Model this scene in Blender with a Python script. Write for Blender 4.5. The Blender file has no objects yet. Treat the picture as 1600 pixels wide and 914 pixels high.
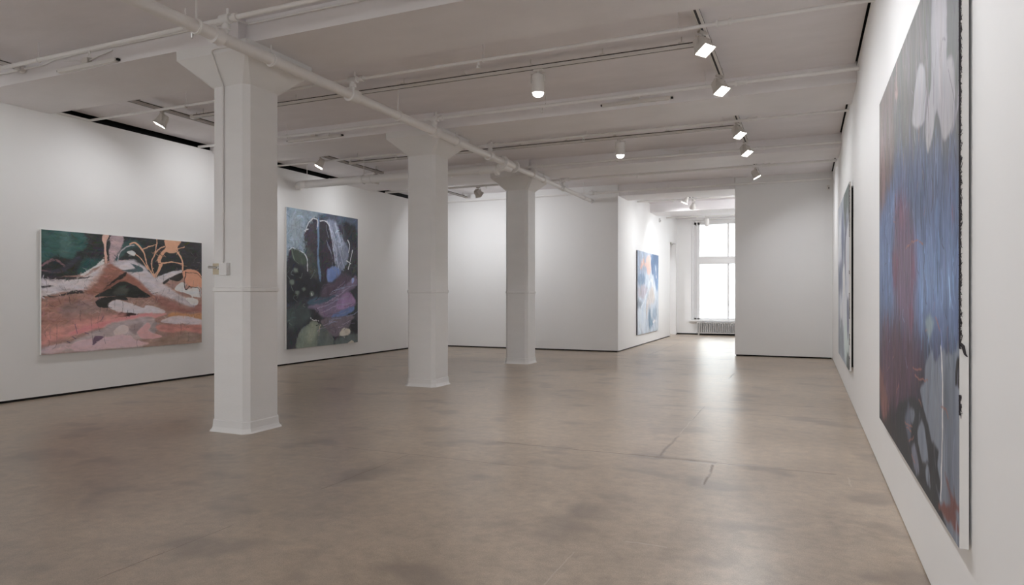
import bpy, bmesh, math, random
import numpy as np
from mathutils import Vector, Matrix

random.seed(7)
scene = bpy.context.scene
COL = scene.collection
R = math.radians

# ------------------------------------------------------------------ camera
cam_d = bpy.data.cameras.new('camera')
cam_d.sensor_width = 36.0
cam_d.lens = 36.0 * 1055.0 / 1600.0
cam_d.shift_y = 4.0 / 1600.0
cam_d.clip_end = 200
cam = bpy.data.objects.new('camera', cam_d)
COL.objects.link(cam)
cam.location = (0, 0, 1.5)
cam.rotation_euler = (R(90), 0, R(23.45))
scene.camera = cam

# ------------------------------------------------------------------ sky, daylight, exposure
SKY = 6.0
LAMP = 1.0
world = bpy.data.worlds.new('overcast_sky')
scene.world = world
world.use_nodes = True
wn = world.node_tree.nodes
bg = wn['Background']
bg.inputs[0].default_value = (0.93, 0.965, 1.0, 1)
bg.inputs[1].default_value = SKY
vs = scene.view_settings
vs.view_transform = 'Standard'
vs.look = 'None'
vs.gamma = 1.0
vs.use_curve_mapping = False
vs.exposure = 0.43
try:
    scene.cycles.max_bounces = 14
    scene.cycles.diffuse_bounces = 8
    scene.cycles.glossy_bounces = 5
    scene.cycles.transparent_max_bounces = 12
    scene.cycles.sample_clamp_indirect = 6.0
    scene.cycles.caustics_reflective = False
    scene.cycles.caustics_refractive = False
except Exception:
    pass

def portal(name, loc, rot, sx, sy):
    l = bpy.data.lights.new(name, 'AREA')
    l.shape = 'RECTANGLE'; l.size = sx; l.size_y = sy
    l.cycles.is_portal = True
    o = bpy.data.objects.new(name, l); COL.objects.link(o)
    o.location = loc; o.rotation_euler = rot
    return o
# openings through which the sky lights the rooms (light sampling guides, they emit nothing)
portal('far_window_portal', (-2.7, 26.75, 2.45), (R(-90), 0, 0), 2.6, 3.9)
portal('far_window_portal', (-0.3, 26.75, 2.45), (R(-90), 0, 0), 1.5, 3.9)

for px in (-8.6, -5.2, -1.8):
    portal('rear_fill_window_portal', (px, -6.25, 2.3), (R(90), 0, 0), 2.2, 2.6)

# ------------------------------------------------------------------ helpers
class MB:
    """collects shapes and links them as ONE mesh object"""
    def __init__(s): s.bm = bmesh.new()
    def quad(s, a, b, c, d):
        v = [s.bm.verts.new(p) for p in (a, b, c, d)]
        return s.bm.faces.new(v)
    def box(s, x0, x1, y0, y1, z0, z1):
        v = [s.bm.verts.new((x, y, z)) for z in (z0, z1) for x, y in ((x0, y0), (x1, y0), (x1, y1), (x0, y1))]
        for f in ((3, 2, 1, 0), (4, 5, 6, 7), (0, 1, 5, 4), (1, 2, 6, 5), (2, 3, 7, 6), (3, 0, 4, 7)):
            s.bm.faces.new([v[i] for i in f])
        return s
    def hexa(s, lo, hi):
        v = [s.bm.verts.new(p) for p in list(lo) + list(hi)]
        n = len(lo)
        s.bm.faces.new([v[i] for i in reversed(range(n))]); s.bm.faces.new([v[n + i] for i in range(n)])
        for i in range(n):
            j = (i + 1) % n
            s.bm.faces.new((v[i], v[j], v[n + j], v[n + i]))
        return s
    def loft(s, rings, caps=True):
        vr = [[s.bm.verts.new(p) for p in r] for r in rings]
        n = len(vr[0])
        for a, b in zip(vr, vr[1:]):
            for i in range(n):
                j = (i + 1) % n
                s.bm.faces.new((a[i], a[j], b[j], b[i]))
        if caps:
            s.bm.faces.new(list(reversed(vr[0]))); s.bm.faces.new(vr[-1])
        return s
    def tube(s, pts, r, n=14, caps=True):
        pts = [Vector(p) for p in pts]
        rad = r if isinstance(r, (list, tuple)) else [r] * len(pts)
        rings = []; up = None
        for i, p in enumerate(pts):
            d = (pts[min(i + 1, len(pts) - 1)] - pts[max(i - 1, 0)]).normalized()
            if up is None or abs(up.dot(d)) > .95:
                up = Vector((0, 0, 1)) if abs(d.z) < .9 else Vector((1, 0, 0))
            a = d.cross(up).normalized(); b = a.cross(d).normalized(); up = b
            rings.append([p + (a * math.cos(2 * math.pi * k / n) + b * math.sin(2 * math.pi * k / n)) * rad[i] for k in range(n)])
        return s.loft(rings, caps)
    def lathe(s, prof, n=20, c=(0, 0, 0)):
        rings = [[(c[0] + r * math.cos(2 * math.pi * k / n), c[1] + r * math.sin(2 * math.pi * k / n), c[2] + z) for k in range(n)] for r, z in prof]
        return s.loft(rings)
    def torus(s, c, R_, r, axis='y', n=20, m=8):
        rings = []
        for i in range(n):
            t = 2 * math.pi * i / n
            ring = []
            for j in range(m):
                q = 2 * math.pi * j / m
                rr = R_ + r * math.cos(q); h = r * math.sin(q)
                if axis == 'y': p = (c[0] + rr * math.cos(t), c[1] + h, c[2] + rr * math.sin(t))
                elif axis == 'x': p = (c[0] + h, c[1] + rr * math.cos(t), c[2] + rr * math.sin(t))
                else: p = (c[0] + rr * math.cos(t), c[1] + rr * math.sin(t), c[2] + h)
                ring.append(p)
            rings.append(ring)
        vr = [[s.bm.verts.new(p) for p in r_] for r_ in rings]
        for i in range(n):
            a, b = vr[i], vr[(i + 1) % n]
            for j in range(m):
                k = (j + 1) % m
                s.bm.faces.new((a[j], a[k], b[k], b[j]))
        return s
    def rot(s, mat):
        bmesh.ops.transform(s.bm, matrix=mat, verts=s.bm.verts); return s
    def build(s, name, mat, parent=None, smooth=True, bevel=0):
        if bevel:
            bmesh.ops.bevel(s.bm, geom=list(s.bm.edges), offset=bevel, segments=2, profile=.6, affect='EDGES')
        bmesh.ops.recalc_face_normals(s.bm, faces=s.bm.faces)
        me = bpy.data.meshes.new(name)
        s.bm.to_mesh(me); s.bm.free()
        me.materials.append(mat)
        o = bpy.data.objects.new(name, me); COL.objects.link(o)
        if parent: o.parent = parent
        if smooth:
            for p in me.polygons: p.use_smooth = True
            try: me.set_sharp_from_angle(angle=R(38))
            except Exception: pass
        return o

def empty(name, loc=(0, 0, 0), rz=0):
    o = bpy.data.objects.new(name, None); COL.objects.link(o)
    o.empty_display_size = .1
    o.location = loc; o.rotation_euler = (0, 0, rz)
    return o
def tag(o, label, cat, group=None):
    o['label'] = label; o['category'] = cat
    if group: o['group'] = group
    return o
def struct(o, label=None):
    o['kind'] = 'structure'
    if label: o['label'] = label
    return o
def copy_tree(o, parent=None):
    c = o.copy(); COL.objects.link(c)
    if parent: c.parent = parent
    for ch in list(o.children): copy_tree(ch, c)
    return c
def light(parent, loc, rot, power, sx, sy, col=(.97, .985, 1.02), spread=150):
    l = bpy.data.lights.new('lamp', 'AREA')
    l.shape = 'RECTANGLE'; l.size = sx; l.size_y = sy
    l.energy = power * LAMP; l.color = col; l.spread = R(spread)
    o = bpy.data.objects.new('lamp_light', l); COL.objects.link(o)
    o.parent = parent; o.location = loc; o.rotation_euler = rot
    return o

# ------------------------------------------------------------------ materials
def mat(name):
    m = bpy.data.materials.new(name); m.use_nodes = True
    nt = m.node_tree
    return m, nt, nt.nodes['Principled BSDF']
def N(nt, t, **kw):
    n = nt.nodes.new(t)
    for k, v in kw.items(): setattr(n, k, v)
    return n
def noise(nt, vec, scale, detail=4, rough=.55, w=None):
    n = N(nt, 'ShaderNodeTexNoise'); n.inputs['Scale'].default_value = scale
    n.inputs['Detail'].default_value = detail; n.inputs['Roughness'].default_value = rough
    nt.links.new(vec, n.inputs['Vector']); return n.outputs['Fac']
def mapping(nt, vec, scale=(1, 1, 1), loc=(0, 0, 0)):
    m = N(nt, 'ShaderNodeMapping'); m.inputs['Scale'].default_value = scale; m.inputs['Location'].default_value = loc
    nt.links.new(vec, m.inputs['Vector']); return m.outputs[0]
def ramp(nt, fac, stops):
    r = N(nt, 'ShaderNodeValToRGB')
    while len(r.color_ramp.elements) < len(stops): r.color_ramp.elements.new(.5)
    for e, (p, c) in zip(r.color_ramp.elements, stops):
        e.position = p; e.color = (*c, 1) if len(c) == 3 else c
    nt.links.new(fac, r.inputs[0]); return r.outputs[0]
def math_(nt, op, a, b=None, c=None, clamp=False):
    m = N(nt, 'ShaderNodeMath', operation=op); m.use_clamp = clamp
    for i, x in enumerate((a, b, c)):
        if x is None: continue
        if isinstance(x, (int, float)): m.inputs[i].default_value = x
        else: nt.links.new(x, m.inputs[i])
    return m.outputs[0]
def mixc(nt, fac, a, b, mode='MIX'):
    m = N(nt, 'ShaderNodeMix', data_type='RGBA', blend_type=mode)
    for s, x in ((0, fac), (6, a), (7, b)):
        if isinstance(x, (int, float)): m.inputs[s].default_value = x
        elif isinstance(x, tuple): m.inputs[s].default_value = (*x, 1)
        else: nt.links.new(x, m.inputs[s])
    return m.outputs[2]
def bump(nt, bs, h, strength, dist=.01):
    b = N(nt, 'ShaderNodeBump'); b.inputs['Strength'].default_value = strength; b.inputs['Distance'].default_value = dist
    nt.links.new(h, b.inputs['Height']); nt.links.new(b.outputs[0], bs.inputs['Normal'])
def paint_mat(name, c, rough=.55, var=.03, bscale=40, bstr=.15, bdist=.004, stretch=(1, 1, 1), metallic=0, spec=.5):
    m, nt, bs = mat(name)
    g = N(nt, 'ShaderNodeTexCoord').outputs['Object']
    n1 = noise(nt, mapping(nt, g, stretch), 1.6, 5)
    lo = tuple(max(0, x * (1 - var)) for x in c); hi = tuple(min(1, x * (1 + var)) for x in c)
    nt.links.new(ramp(nt, n1, [(.3, lo), (.7, hi)]), bs.inputs['Base Color'])
    bs.inputs['Roughness'].default_value = rough
    bs.inputs['Metallic'].default_value = metallic
    bs.inputs['Specular IOR Level'].default_value = spec
    if bstr: bump(nt, bs, noise(nt, mapping(nt, g, stretch), bscale, 3), bstr, bdist)
    return m
def emit_mat(name, c, s):
    m, nt, bs = mat(name)
    g = N(nt, 'ShaderNodeTexCoord').outputs['Object']
    col = ramp(nt, noise(nt, g, 30, 2), [(.2, tuple(x * .97 for x in c)), (.8, c)])
    nt.links.new(col, bs.inputs['Emission Color']); nt.links.new(col, bs.inputs['Base Color'])
    bs.inputs['Emission Strength'].default_value = s
    return m

WALL = paint_mat('white_wall_paint', (.82, .82, .815), .62, .008, 60, .05, .002, spec=.3)
COLUMN = paint_mat('white_column_paint', (.78, .775, .765), .45, .02, 22, .35, .004, (1, 1, 3.2))
CEIL = paint_mat('ceiling_paint', (.80, .775, .79), .6, .035, 9, .35, .006, (1, 2.2, 1))
BEAM = paint_mat('beam_paint', (.80, .78, .785), .55, .03, 12, .25, .006, (1, 1.6, 1))
PIPE = paint_mat('white_pipe_paint', (.80, .79, .775), .38, .03, 30, .12, .003)
FIX = paint_mat('white_fixture_enamel', (.72, .70, .67), .4, .02, 80, .03, .001)
FIXG = paint_mat('aged_grey_track_enamel', (.46, .43, .40), .45, .04, 60, .04, .001)
FLOODM = paint_mat('shaded_floodlight_enamel', (.58, .55, .51), .42, .02, 80, .03, .001)  # darker than the fixture white: shade of unlit backs is in the colour
BLACK = paint_mat('black_slot', (.02, .019, .018), .6, .1, 40, .05, .001)
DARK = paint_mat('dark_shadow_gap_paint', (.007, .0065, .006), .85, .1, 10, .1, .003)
TRIM = paint_mat('white_window_enamel', (.80, .80, .80), .35, .01, 50, .04, .001)
RAD = paint_mat('radiator_enamel', (.55, .54, .53), .4, .03, 60, .05, .001)
BEIGE = paint_mat('aged_beige_plate', (.58, .50, .36), .45, .03, 60, .05, .001)
STEEL = paint_mat('dull_steel', (.55, .54, .52), .35, .05, 60, .05, .001, metallic=.8)
CANVAS = paint_mat('primed_white_canvas', (.72, .71, .69), .75, .03, 300, .2, .001)
CANVAS_D = paint_mat('painted_dark_canvas_edge', (.10, .10, .115), .6, .2, 60, .2, .001)
THREAD = paint_mat('dark_paint_fringe', (.022, .018, .022), .6, .2, 60, .1, .001)
GLOW = emit_mat('lamp_glow', (1, .97, .93), 14.0)
DIMGLOW = emit_mat('lamp_glow_dim', (1, .97, .93), 4.0)
FACADE, nt, bs = mat('pale_brick_facade')
g = N(nt, 'ShaderNodeTexCoord').outputs['Object']
br = N(nt, 'ShaderNodeTexBrick')
br.inputs['Color1'].default_value = (.78, .77, .76, 1); br.inputs['Color2'].default_value = (.70, .69, .68, 1)
br.inputs['Mortar'].default_value = (.82, .82, .81, 1); br.inputs['Scale'].default_value = 1.0
br.inputs['Brick Width'].default_value = .24; br.inputs['Row Height'].default_value = .08; br.inputs['Mortar Size'].default_value = .01
mp = N(nt, 'ShaderNodeMapping'); mp.inputs['Rotation'].default_value = (R(90), 0, 0)
nt.links.new(g, mp.inputs[0]); nt.links.new(mp.outputs[0], br.inputs[0])
nt.links.new(br.outputs[0], bs.inputs['Base Color']); bs.inputs['Roughness'].default_value = .9
STREET = paint_mat('pale_street_paving', (.42, .42, .42), .9, .1, 20, .1, .005)

# window glass: clear sheet with a mirror sheen that grows at grazing angles
GLASS, nt, bs = mat('window_glass')
nt.nodes.remove(bs)
tr = N(nt, 'ShaderNodeBsdfTransparent'); gl = N(nt, 'ShaderNodeBsdfGlossy'); gl.inputs['Roughness'].default_value = .02
tr.inputs[0].default_value = (.96, .975, .97, 1)
fr = N(nt, 'ShaderNodeFresnel'); fr.inputs[0].default_value = 1.45
mx = N(nt, 'ShaderNodeMixShader')
nt.links.new(fr.outputs[0], mx.inputs[0]); nt.links.new(tr.outputs[0], mx.inputs[1]); nt.links.new(gl.outputs[0], mx.inputs[2])
nt.links.new(mx.outputs[0], nt.nodes['Material Output'].inputs[0])

# polished concrete floor
FLOOR, nt, bs = mat('polished_concrete')
g = N(nt, 'ShaderNodeTexCoord').outputs['Object']
big = noise(nt, mapping(nt, g, (1, 1, 1)), .55, 6, .6)
mid = noise(nt, mapping(nt, g, (1, .7, 1), (3, 7, 0)), 1.7, 7, .62)
fine = noise(nt, g, 9, 8, .72)
grain = noise(nt, g, 160, 2, .5)
base = ramp(nt, big, [(.34, (.315, .250, .188)), (.55, (.372, .298, .226)), (.70, (.425, .346, .266))])
col = mixc(nt, .42, base, ramp(nt, mid, [(.3, (.33, .32, .31)), (.5, (.5, .49, .48)), (.72, (.62, .61, .59))]), 'OVERLAY')
col = mixc(nt, .6, col, ramp(nt, fine, [(.3, (.30, .30, .30)), (.7, (.70, .70, .70))]), 'OVERLAY')
col = mixc(nt, .45, col, ramp(nt, grain, [(.35, (.3, .3, .3)), (.65, (.7, .7, .7))]), 'OVERLAY')
# old dark stains
st = noise(nt, mapping(nt, g, (1, 1.3, 1), (11, 3, 0)), 1.5, 2.5, .45)
col = mixc(nt, math_(nt, 'MULTIPLY', ramp(nt, st, [(.57, (0, 0, 0)), (.68, (1, 1, 1))]), .5), col, (.15, .118, .10))
# hairline joints and cracks at their real places
sep = N(nt, 'ShaderNodeSeparateXYZ'); nt.links.new(g, sep.inputs[0])
wob = math_(nt, 'MULTIPLY', math_(nt, 'SUBTRACT', noise(nt, g, 2.5, 6, .65), .5), .07)
X = math_(nt, 'ADD', sep.outputs[0], wob); Y = math_(nt, 'ADD', sep.outputs[1], wob)
def crack(along, across, c, a, b, w):
    d = math_(nt, 'ABSOLUTE', math_(nt, 'SUBTRACT', across, c))
    m = math_(nt, 'SUBTRACT', 1.0, math_(nt, 'DIVIDE', d, w), clamp=True)
    m = math_(nt, 'MULTIPLY', m, math_(nt, 'GREATER_THAN', along, a))
    return math_(nt, 'MULTIPLY', m, math_(nt, 'LESS_THAN', along, b))
cr = None
for args in ((X, Y, 6.26, -2.9, .25, .018), (X, Y, 6.26, -1.28, -.72, .06), (Y, X, -1.24, 6.26, 7.3, .022), (Y, X, -1.24, 8.3, 9.4, .008),
             (Y, X, -1.24, 12.6, 13.6, .02), (X, Y, 9.0, -1.9, .3, .012), (X, Y, 9.9, -1.2, .3, .014), (Y, X, -.74, 5.5, 6.2, .018),
             (X, Y, 5.45, -4.6, -2.2, .007), (Y, X, -3.42, 4.2, 5.45, .006), (Y, X, -3.6, 17.0, 21.5, .02), (Y, X, -3.42, 2.4, 3.3, .006),
             (X, Y, 13.2, -2.0, .4, .016), (X, Y, 7.2, -.9, -.5, .012)):
    k = crack(*args)
    cr = k if cr is None else math_(nt, 'MAXIMUM', cr, k)
cr = math_(nt, 'MULTIPLY', cr, ramp(nt, noise(nt, g, 5, 4), [(.35, (.5, .5, .5)), (.55, (1, 1, 1))]))
col = mixc(nt, math_(nt, 'MULTIPLY', cr, .95), col, (.115, .072, .048))
pale = None
for args in ((Y, X, -1.24, 3.2, 3.75, .006), (X, Y, 4.05, -1.0, -.75, .012), (Y, X, .33, 5.9, 6.2, .01), (Y, X, -1.24, 7.4, 8.2, .007), (X, Y, 5.0, -4.2, -3.9, .012)):
    k = crack(*args)
    pale = k if pale is None else math_(nt, 'MAXIMUM', pale, k)
col = mixc(nt, math_(nt, 'MULTIPLY', pale, .5), col, (.55, .49, .42))
nt.links.new(col, bs.inputs['Base Color'])
rg = math_(nt, 'ADD', math_(nt, 'MULTIPLY', mid, .12), math_(nt, 'MULTIPLY', fine, .12))
nt.links.new(math_(nt, 'ADD', rg, .20), bs.inputs['Roughness'])
bs.inputs['Specular IOR Level'].default_value = .95
hb = math_(nt, 'SUBTRACT', math_(nt, 'ADD', math_(nt, 'MULTIPLY', mid, .5), math_(nt, 'MULTIPLY', fine, .25)), math_(nt, 'MULTIPLY', cr, .6))
bump(nt, bs, hb, .30, .014)

ART = {
 'A': [
  (0,(158,126,116),0.004,[(-0.014,-0.039),(1.034,-0.033),(1.034,1.044),(-0.014,1.02)]),
  (0,(160,118,108),0.05,[(0.0,0.574),(0.293,0.55),(0.311,0.688),(0.117,0.799),(0.0,0.855)]),
  (0,(146,120,116),0.03,[(0.117,0.601),(0.311,0.577),(0.311,0.661),(0.117,0.694)]),
  (0,(54,57,57),0.004,[(-0.006,-0.028),(1.021,-0.015),(1.021,0.424),(0.884,0.3),(0.766,0.314),(0.676,0.359),(0.589,0.307),(0.486,0.218),(0.339,0.236),(0.274,0.291),(0.203,0.349),(0.075,0.376),(-0.006,0.392)]),
  (0,(58,92,88),0.012,[(-0.006,-0.015),(0.203,-0.002),(0.243,0.072),(0.229,0.128),(0.189,0.166),(0.159,0.222),(0.075,0.209),(-0.006,0.251)]),
  (0,(72,104,100),0.02,[(0.104,0.003),(0.142,0.001),(0.146,0.176),(0.1,0.193)]),
  (0,(46,80,78),0.02,[(0.189,0.321),(0.238,0.209),(0.33,0.223),(0.293,0.274),(0.211,0.339)]),
  (0,(62,62,64),0.03,[(0.789,0.026),(1.002,0.019),(1.002,0.279),(0.884,0.237),(0.812,0.133)]),
  (0,(60,84,84),0.012,[(0.392,0.197),(0.446,0.064),(0.527,0.026),(0.579,0.094),(0.527,0.084),(0.446,0.179),(0.406,0.252)]),
  (1,(128,98,104),0.014,[(0.004,0.294),(0.042,0.253),(0.083,0.247),(0.118,0.284),(0.108,0.32),(0.058,0.335),(0.004,0.33)]),
  (0,(66,66,76),0.012,[(0.004,0.349),(0.117,0.324),(0.203,0.212),(0.185,0.2),(0.1,0.299),(0.004,0.336)]),
  (0,(198,190,193),0.01,[(-0.006,0.401),(0.117,0.383),(0.229,0.359),(0.33,0.272),(0.363,0.269),(0.274,0.412),(0.229,0.468),(0.159,0.489),(0.075,0.509),(-0.006,0.525)]),
  (0,(60,54,58),0.004,[(-0.006,0.379),(0.247,0.366),(0.249,0.375),(0.125,0.402),(0.121,0.395),(-0.006,0.392)]),
  (0,(60,54,58),0.004,[(-0.006,0.458),(0.062,0.443),(0.026,0.466),(-0.006,0.472)]),
  (0,(64,58,60),0.004,[(-0.006,0.535),(0.083,0.529),(0.159,0.486),(0.229,0.483),(0.27,0.499),(0.159,0.518),(0.058,0.54),(-0.006,0.544)]),
  (0,(216,214,214),0.006,[(0.203,0.347),(0.265,0.296),(0.33,0.216),(0.336,0.257),(0.284,0.291),(0.22,0.355)]),
  (0,(178,150,142),0.03,[(0.229,0.482),(0.284,0.357),(0.339,0.271),(0.387,0.268),(0.358,0.41),(0.32,0.522)]),
  (0,(148,102,88),0.02,[(0.229,0.495),(0.293,0.412),(0.33,0.313),(0.377,0.24),(0.446,0.293),(0.506,0.362),(0.61,0.477),(0.676,0.522),(0.654,0.552),(0.446,0.522),(0.311,0.529)]),
  (0,(170,148,152),0.006,[(0.377,-0.006),(0.446,-0.005),(0.448,0.063),(0.416,0.166),(0.382,0.254),(0.368,0.185),(0.375,0.085)]),
  (2,(0,0,0),0,[]),
  (0,(204,166,152),0.005,[(0.33,0.0),(0.364,-0.004),(0.354,0.06),(0.358,0.235),(0.344,0.231),(0.338,0.104),(0.327,0.049)]),
  (1,(46,46,48),0.011,[(0.368,-0.001),(0.356,0.116),(0.366,0.227)]),
  (0,(186,178,183),0.014,[(0.387,0.247),(0.426,0.223),(0.527,0.215),(0.589,0.27),(0.654,0.356),(0.732,0.43),(0.812,0.506),(0.933,0.586),(0.933,0.65),(0.766,0.553),(0.654,0.522),(0.537,0.376),(0.446,0.293)]),
  (0,(205,198,204),0.01,[(0.431,0.265),(0.486,0.24),(0.537,0.258),(0.506,0.29),(0.446,0.29)]),
  (0,(78,94,100),0.006,[(0.496,0.244),(0.568,0.272),(0.572,0.308),(0.506,0.314),(0.446,0.304),(0.527,0.281)]),
  (0,(150,100,86),0.02,[(0.456,0.336),(0.506,0.355),(0.61,0.47),(0.589,0.493),(0.506,0.435),(0.466,0.392)]),
  (0,(50,52,50),0.004,[(0.288,0.536),(0.368,0.466),(0.426,0.415),(0.466,0.404),(0.516,0.435),(0.568,0.478),(0.624,0.54),(0.527,0.551),(0.406,0.535)]),
  (0,(78,82,76),0.02,[(0.387,0.508),(0.446,0.465),(0.486,0.479),(0.466,0.522)]),
  (1,(128,84,74),0.007,[(0.32,0.508),(0.406,0.415),(0.466,0.392)]),
  (0,(56,50,48),0.004,[(0.339,0.469),(0.397,0.392),(0.471,0.317),(0.458,0.367),(0.406,0.404),(0.347,0.471)]),
  (0,(206,198,203),0.006,[(0.353,0.613),(0.397,0.571),(0.446,0.579),(0.527,0.617),(0.579,0.64),(0.61,0.619),(0.711,0.659),(0.716,0.693),(0.589,0.691),(0.456,0.683),(0.387,0.649)]),
  (0,(54,54,52),0.004,[(0.293,0.577),(0.33,0.549),(0.446,0.535),(0.481,0.572),(0.397,0.57),(0.358,0.613),(0.385,0.638),(0.32,0.633),(0.296,0.612)]),
  (0,(222,156,156),0.014,[(0.311,0.758),(0.426,0.7),(0.527,0.715),(0.721,0.699),(0.698,0.722),(0.527,0.755),(0.368,0.786)]),
  (0,(60,44,42),0.004,[(0.404,0.723),(0.431,0.679),(0.446,0.674),(0.466,0.683),(0.542,0.698),(0.486,0.716),(0.426,0.718)]),
  (0,(196,138,132),0.035,[(-0.006,0.893),(0.05,0.814),(0.168,0.749),(0.293,0.715),(0.426,0.693),(0.446,0.711),(0.339,0.759),(0.203,0.819),(0.117,0.872),(-0.006,0.938)]),
  (0,(226,148,152),0.016,[(0.138,0.838),(0.203,0.796),(0.293,0.77),(0.406,0.749),(0.589,0.7),(0.632,0.704),(0.486,0.746),(0.293,0.812),(0.168,0.854)]),
  (0,(176,160,160),0.016,[(0.133,0.933),(0.203,0.873),(0.311,0.827),(0.406,0.763),(0.632,0.731),(0.654,0.823),(0.632,0.911),(0.486,0.927),(0.589,0.988),(0.446,1.002),(0.203,0.997),(0.042,0.994),(-0.006,0.995),(-0.006,0.947)]),
  (0,(214,184,190),0.01,[(0.142,0.954),(0.203,0.907),(0.274,0.893),(0.387,0.882),(0.486,0.883),(0.527,0.931),(0.616,0.972),(0.446,0.987),(0.311,0.991),(0.185,0.99)]),
  (0,(196,172,176),0.012,[(0.002,0.977),(0.042,0.937),(0.117,0.918),(0.15,0.948),(0.083,0.993)]),
  (0,(224,206,202),0.006,[(0.397,0.84),(0.446,0.791),(0.486,0.825),(0.466,0.87),(0.406,0.872)]),
  (0,(150,132,132),0.014,[(0.486,0.825),(0.547,0.771),(0.589,0.788),(0.552,0.845),(0.527,0.887)]),
  (0,(220,172,174),0.006,[(0.549,0.852),(0.61,0.781),(0.63,0.821),(0.613,0.852),(0.705,0.92),(0.589,0.925),(0.545,0.884)]),
  (0,(150,138,140),0.012,[(0.627,0.836),(0.654,0.777),(0.687,0.794),(0.67,0.854),(0.637,0.869)]),
  (0,(186,136,96),0.012,[(0.743,0.721),(0.789,0.689),(0.908,0.712),(1.021,0.698),(1.021,0.798),(0.884,0.747),(0.778,0.741)]),
  (0,(206,192,196),0.008,[(0.698,0.768),(0.766,0.734),(0.872,0.733),(1.021,0.786),(1.021,0.831),(0.908,0.811),(0.789,0.796)]),
  (0,(190,130,122),0.014,[(0.67,0.812),(0.766,0.802),(0.884,0.825),(1.021,0.826),(1.021,0.916),(0.884,0.873),(0.789,0.881),(0.687,0.858)]),
  (0,(150,126,114),0.016,[(0.61,0.976),(0.721,0.922),(1.021,0.916),(1.021,1.026),(0.61,1.013)]),
  (0,(150,104,96),0.03,[(0.676,0.522),(0.884,0.648),(1.021,0.587),(1.021,0.701),(0.884,0.696),(0.698,0.644)]),
  (0,(226,226,226),0.004,[(0.798,0.468),(0.836,0.402),(0.872,0.412),(0.874,0.474),(0.945,0.439),(0.985,0.457),(0.993,0.546),(0.92,0.534),(0.973,0.579),(0.96,0.621),(0.914,0.611),(0.881,0.554),(0.933,0.541),(0.884,0.506)]),
  (0,(226,172,138),0.004,[(0.729,0.002),(0.838,-0.006),(0.819,0.054),(0.815,0.105),(0.766,0.125),(0.732,0.12),(0.7,0.191),(0.707,0.248),(0.669,0.353),(0.652,0.348),(0.687,0.25),(0.674,0.193),(0.667,0.208),(0.698,0.127),(0.732,0.078)]),
  (1,(224,174,142),0.013,[(0.494,0.062),(0.527,0.048),(0.579,0.116),(0.598,0.196),(0.613,0.272),(0.648,0.351)]),
  (1,(224,174,142),0.01,[(0.671,-0.006),(0.66,0.131),(0.636,0.21),(0.641,0.297),(0.654,0.344)]),
  (1,(224,174,142),0.008,[(0.579,0.102),(0.617,0.075),(0.663,0.055)]),
  (1,(224,174,142),0.009,[(0.66,0.131),(0.687,0.092),(0.723,0.064)]),
  (1,(224,174,142),0.015,[(0.812,0.099),(0.848,0.18),(0.855,0.278)]),
  (1,(224,174,142),0.012,[(0.707,0.218),(0.778,0.21),(0.845,0.224)]),
  (1,(224,174,142),0.008,[(0.812,0.08),(0.866,0.052)]),
  (1,(224,174,142),0.011,[(0.527,0.154),(0.56,0.183),(0.613,0.287)]),
  (0,(190,184,188),0.006,[(0.67,0.364),(0.755,0.31),(0.848,0.283),(0.812,0.338),(0.743,0.378),(0.721,0.403),(0.674,0.392)]),
  (0,(58,56,54),0.004,[(0.711,0.403),(0.766,0.353),(0.854,0.307),(0.838,0.384),(0.766,0.383),(0.721,0.418)]),
  (0,(216,156,126),0.004,[(0.857,0.294),(0.933,0.269),(0.995,0.325),(1.011,0.441),(0.983,0.441),(0.908,0.442),(0.874,0.396),(0.862,0.365)]),
  (1,(50,48,50),0.01,[(0.878,0.298),(0.866,0.38),(0.874,0.467),(0.906,0.435)]),
  (1,(50,48,50),0.009,[(0.902,0.439),(0.976,0.457),(0.99,0.538)]),
  (1,(58,50,48),0.006,[(0.878,0.304),(0.958,0.307),(1.0,0.356)]),
  (0,(222,222,220),0.004,[(0.476,0.136),(0.506,0.121),(0.533,0.145),(0.518,0.171),(0.488,0.158)]),
  (1,(168,166,172),0.01,[(0.418,0.23),(0.434,0.139),(0.476,0.085),(0.518,0.071)]),
  (1,(84,70,78),0.0022,[(0.261,0.687),(0.267,0.824),(0.274,0.948)]),
  (1,(84,70,78),0.0022,[(0.075,0.757),(0.079,0.914),(0.054,0.964)]),
  (1,(84,70,78),0.0022,[(0.316,0.633),(0.302,0.743)]),
  (1,(84,70,78),0.0022,[(0.402,0.522),(0.399,0.635)]),
  (1,(84,70,78),0.0022,[(0.256,0.276),(0.261,0.207)]),
  (1,(84,70,78),0.0022,[(0.933,0.682),(0.939,0.746)]),
  (1,(84,70,78),0.0022,[(0.026,0.399),(0.028,0.471)]),
  (1,(84,70,78),0.0022,[(0.61,0.254),(0.632,0.343)]),
  (1,(84,70,78),0.0022,[(0.848,0.444),(0.854,0.585)]),
  (1,(84,70,78),0.0022,[(0.527,0.785),(0.524,0.843)]),
  (1,(84,70,78),0.0022,[(0.117,0.456),(0.15,0.575)]),
  (1,(84,70,78),0.0022,[(0.368,0.403),(0.33,0.508)]),
  (1,(84,70,78),0.0022,[(0.721,0.461),(0.698,0.552)]),
  (1,(84,70,78),0.0022,[(0.199,0.657),(0.201,0.738)]),
  (0,(112,88,108),0.005,[(0.271,0.95),(0.284,0.88),(0.332,0.882),(0.311,0.913)]),
  (1,(88,76,110),0.005,[(0.13,0.906),(0.147,0.918)]),
  (1,(88,76,110),0.005,[(0.159,0.869),(0.176,0.887)]),
  (1,(88,76,110),0.005,[(0.229,0.841),(0.247,0.852)]),
  (1,(88,76,110),0.005,[(0.172,0.763),(0.185,0.845)]),
  (1,(60,52,54),0.0022,[(0.203,0.65),(0.205,0.681),(0.194,0.711)]),
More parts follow.
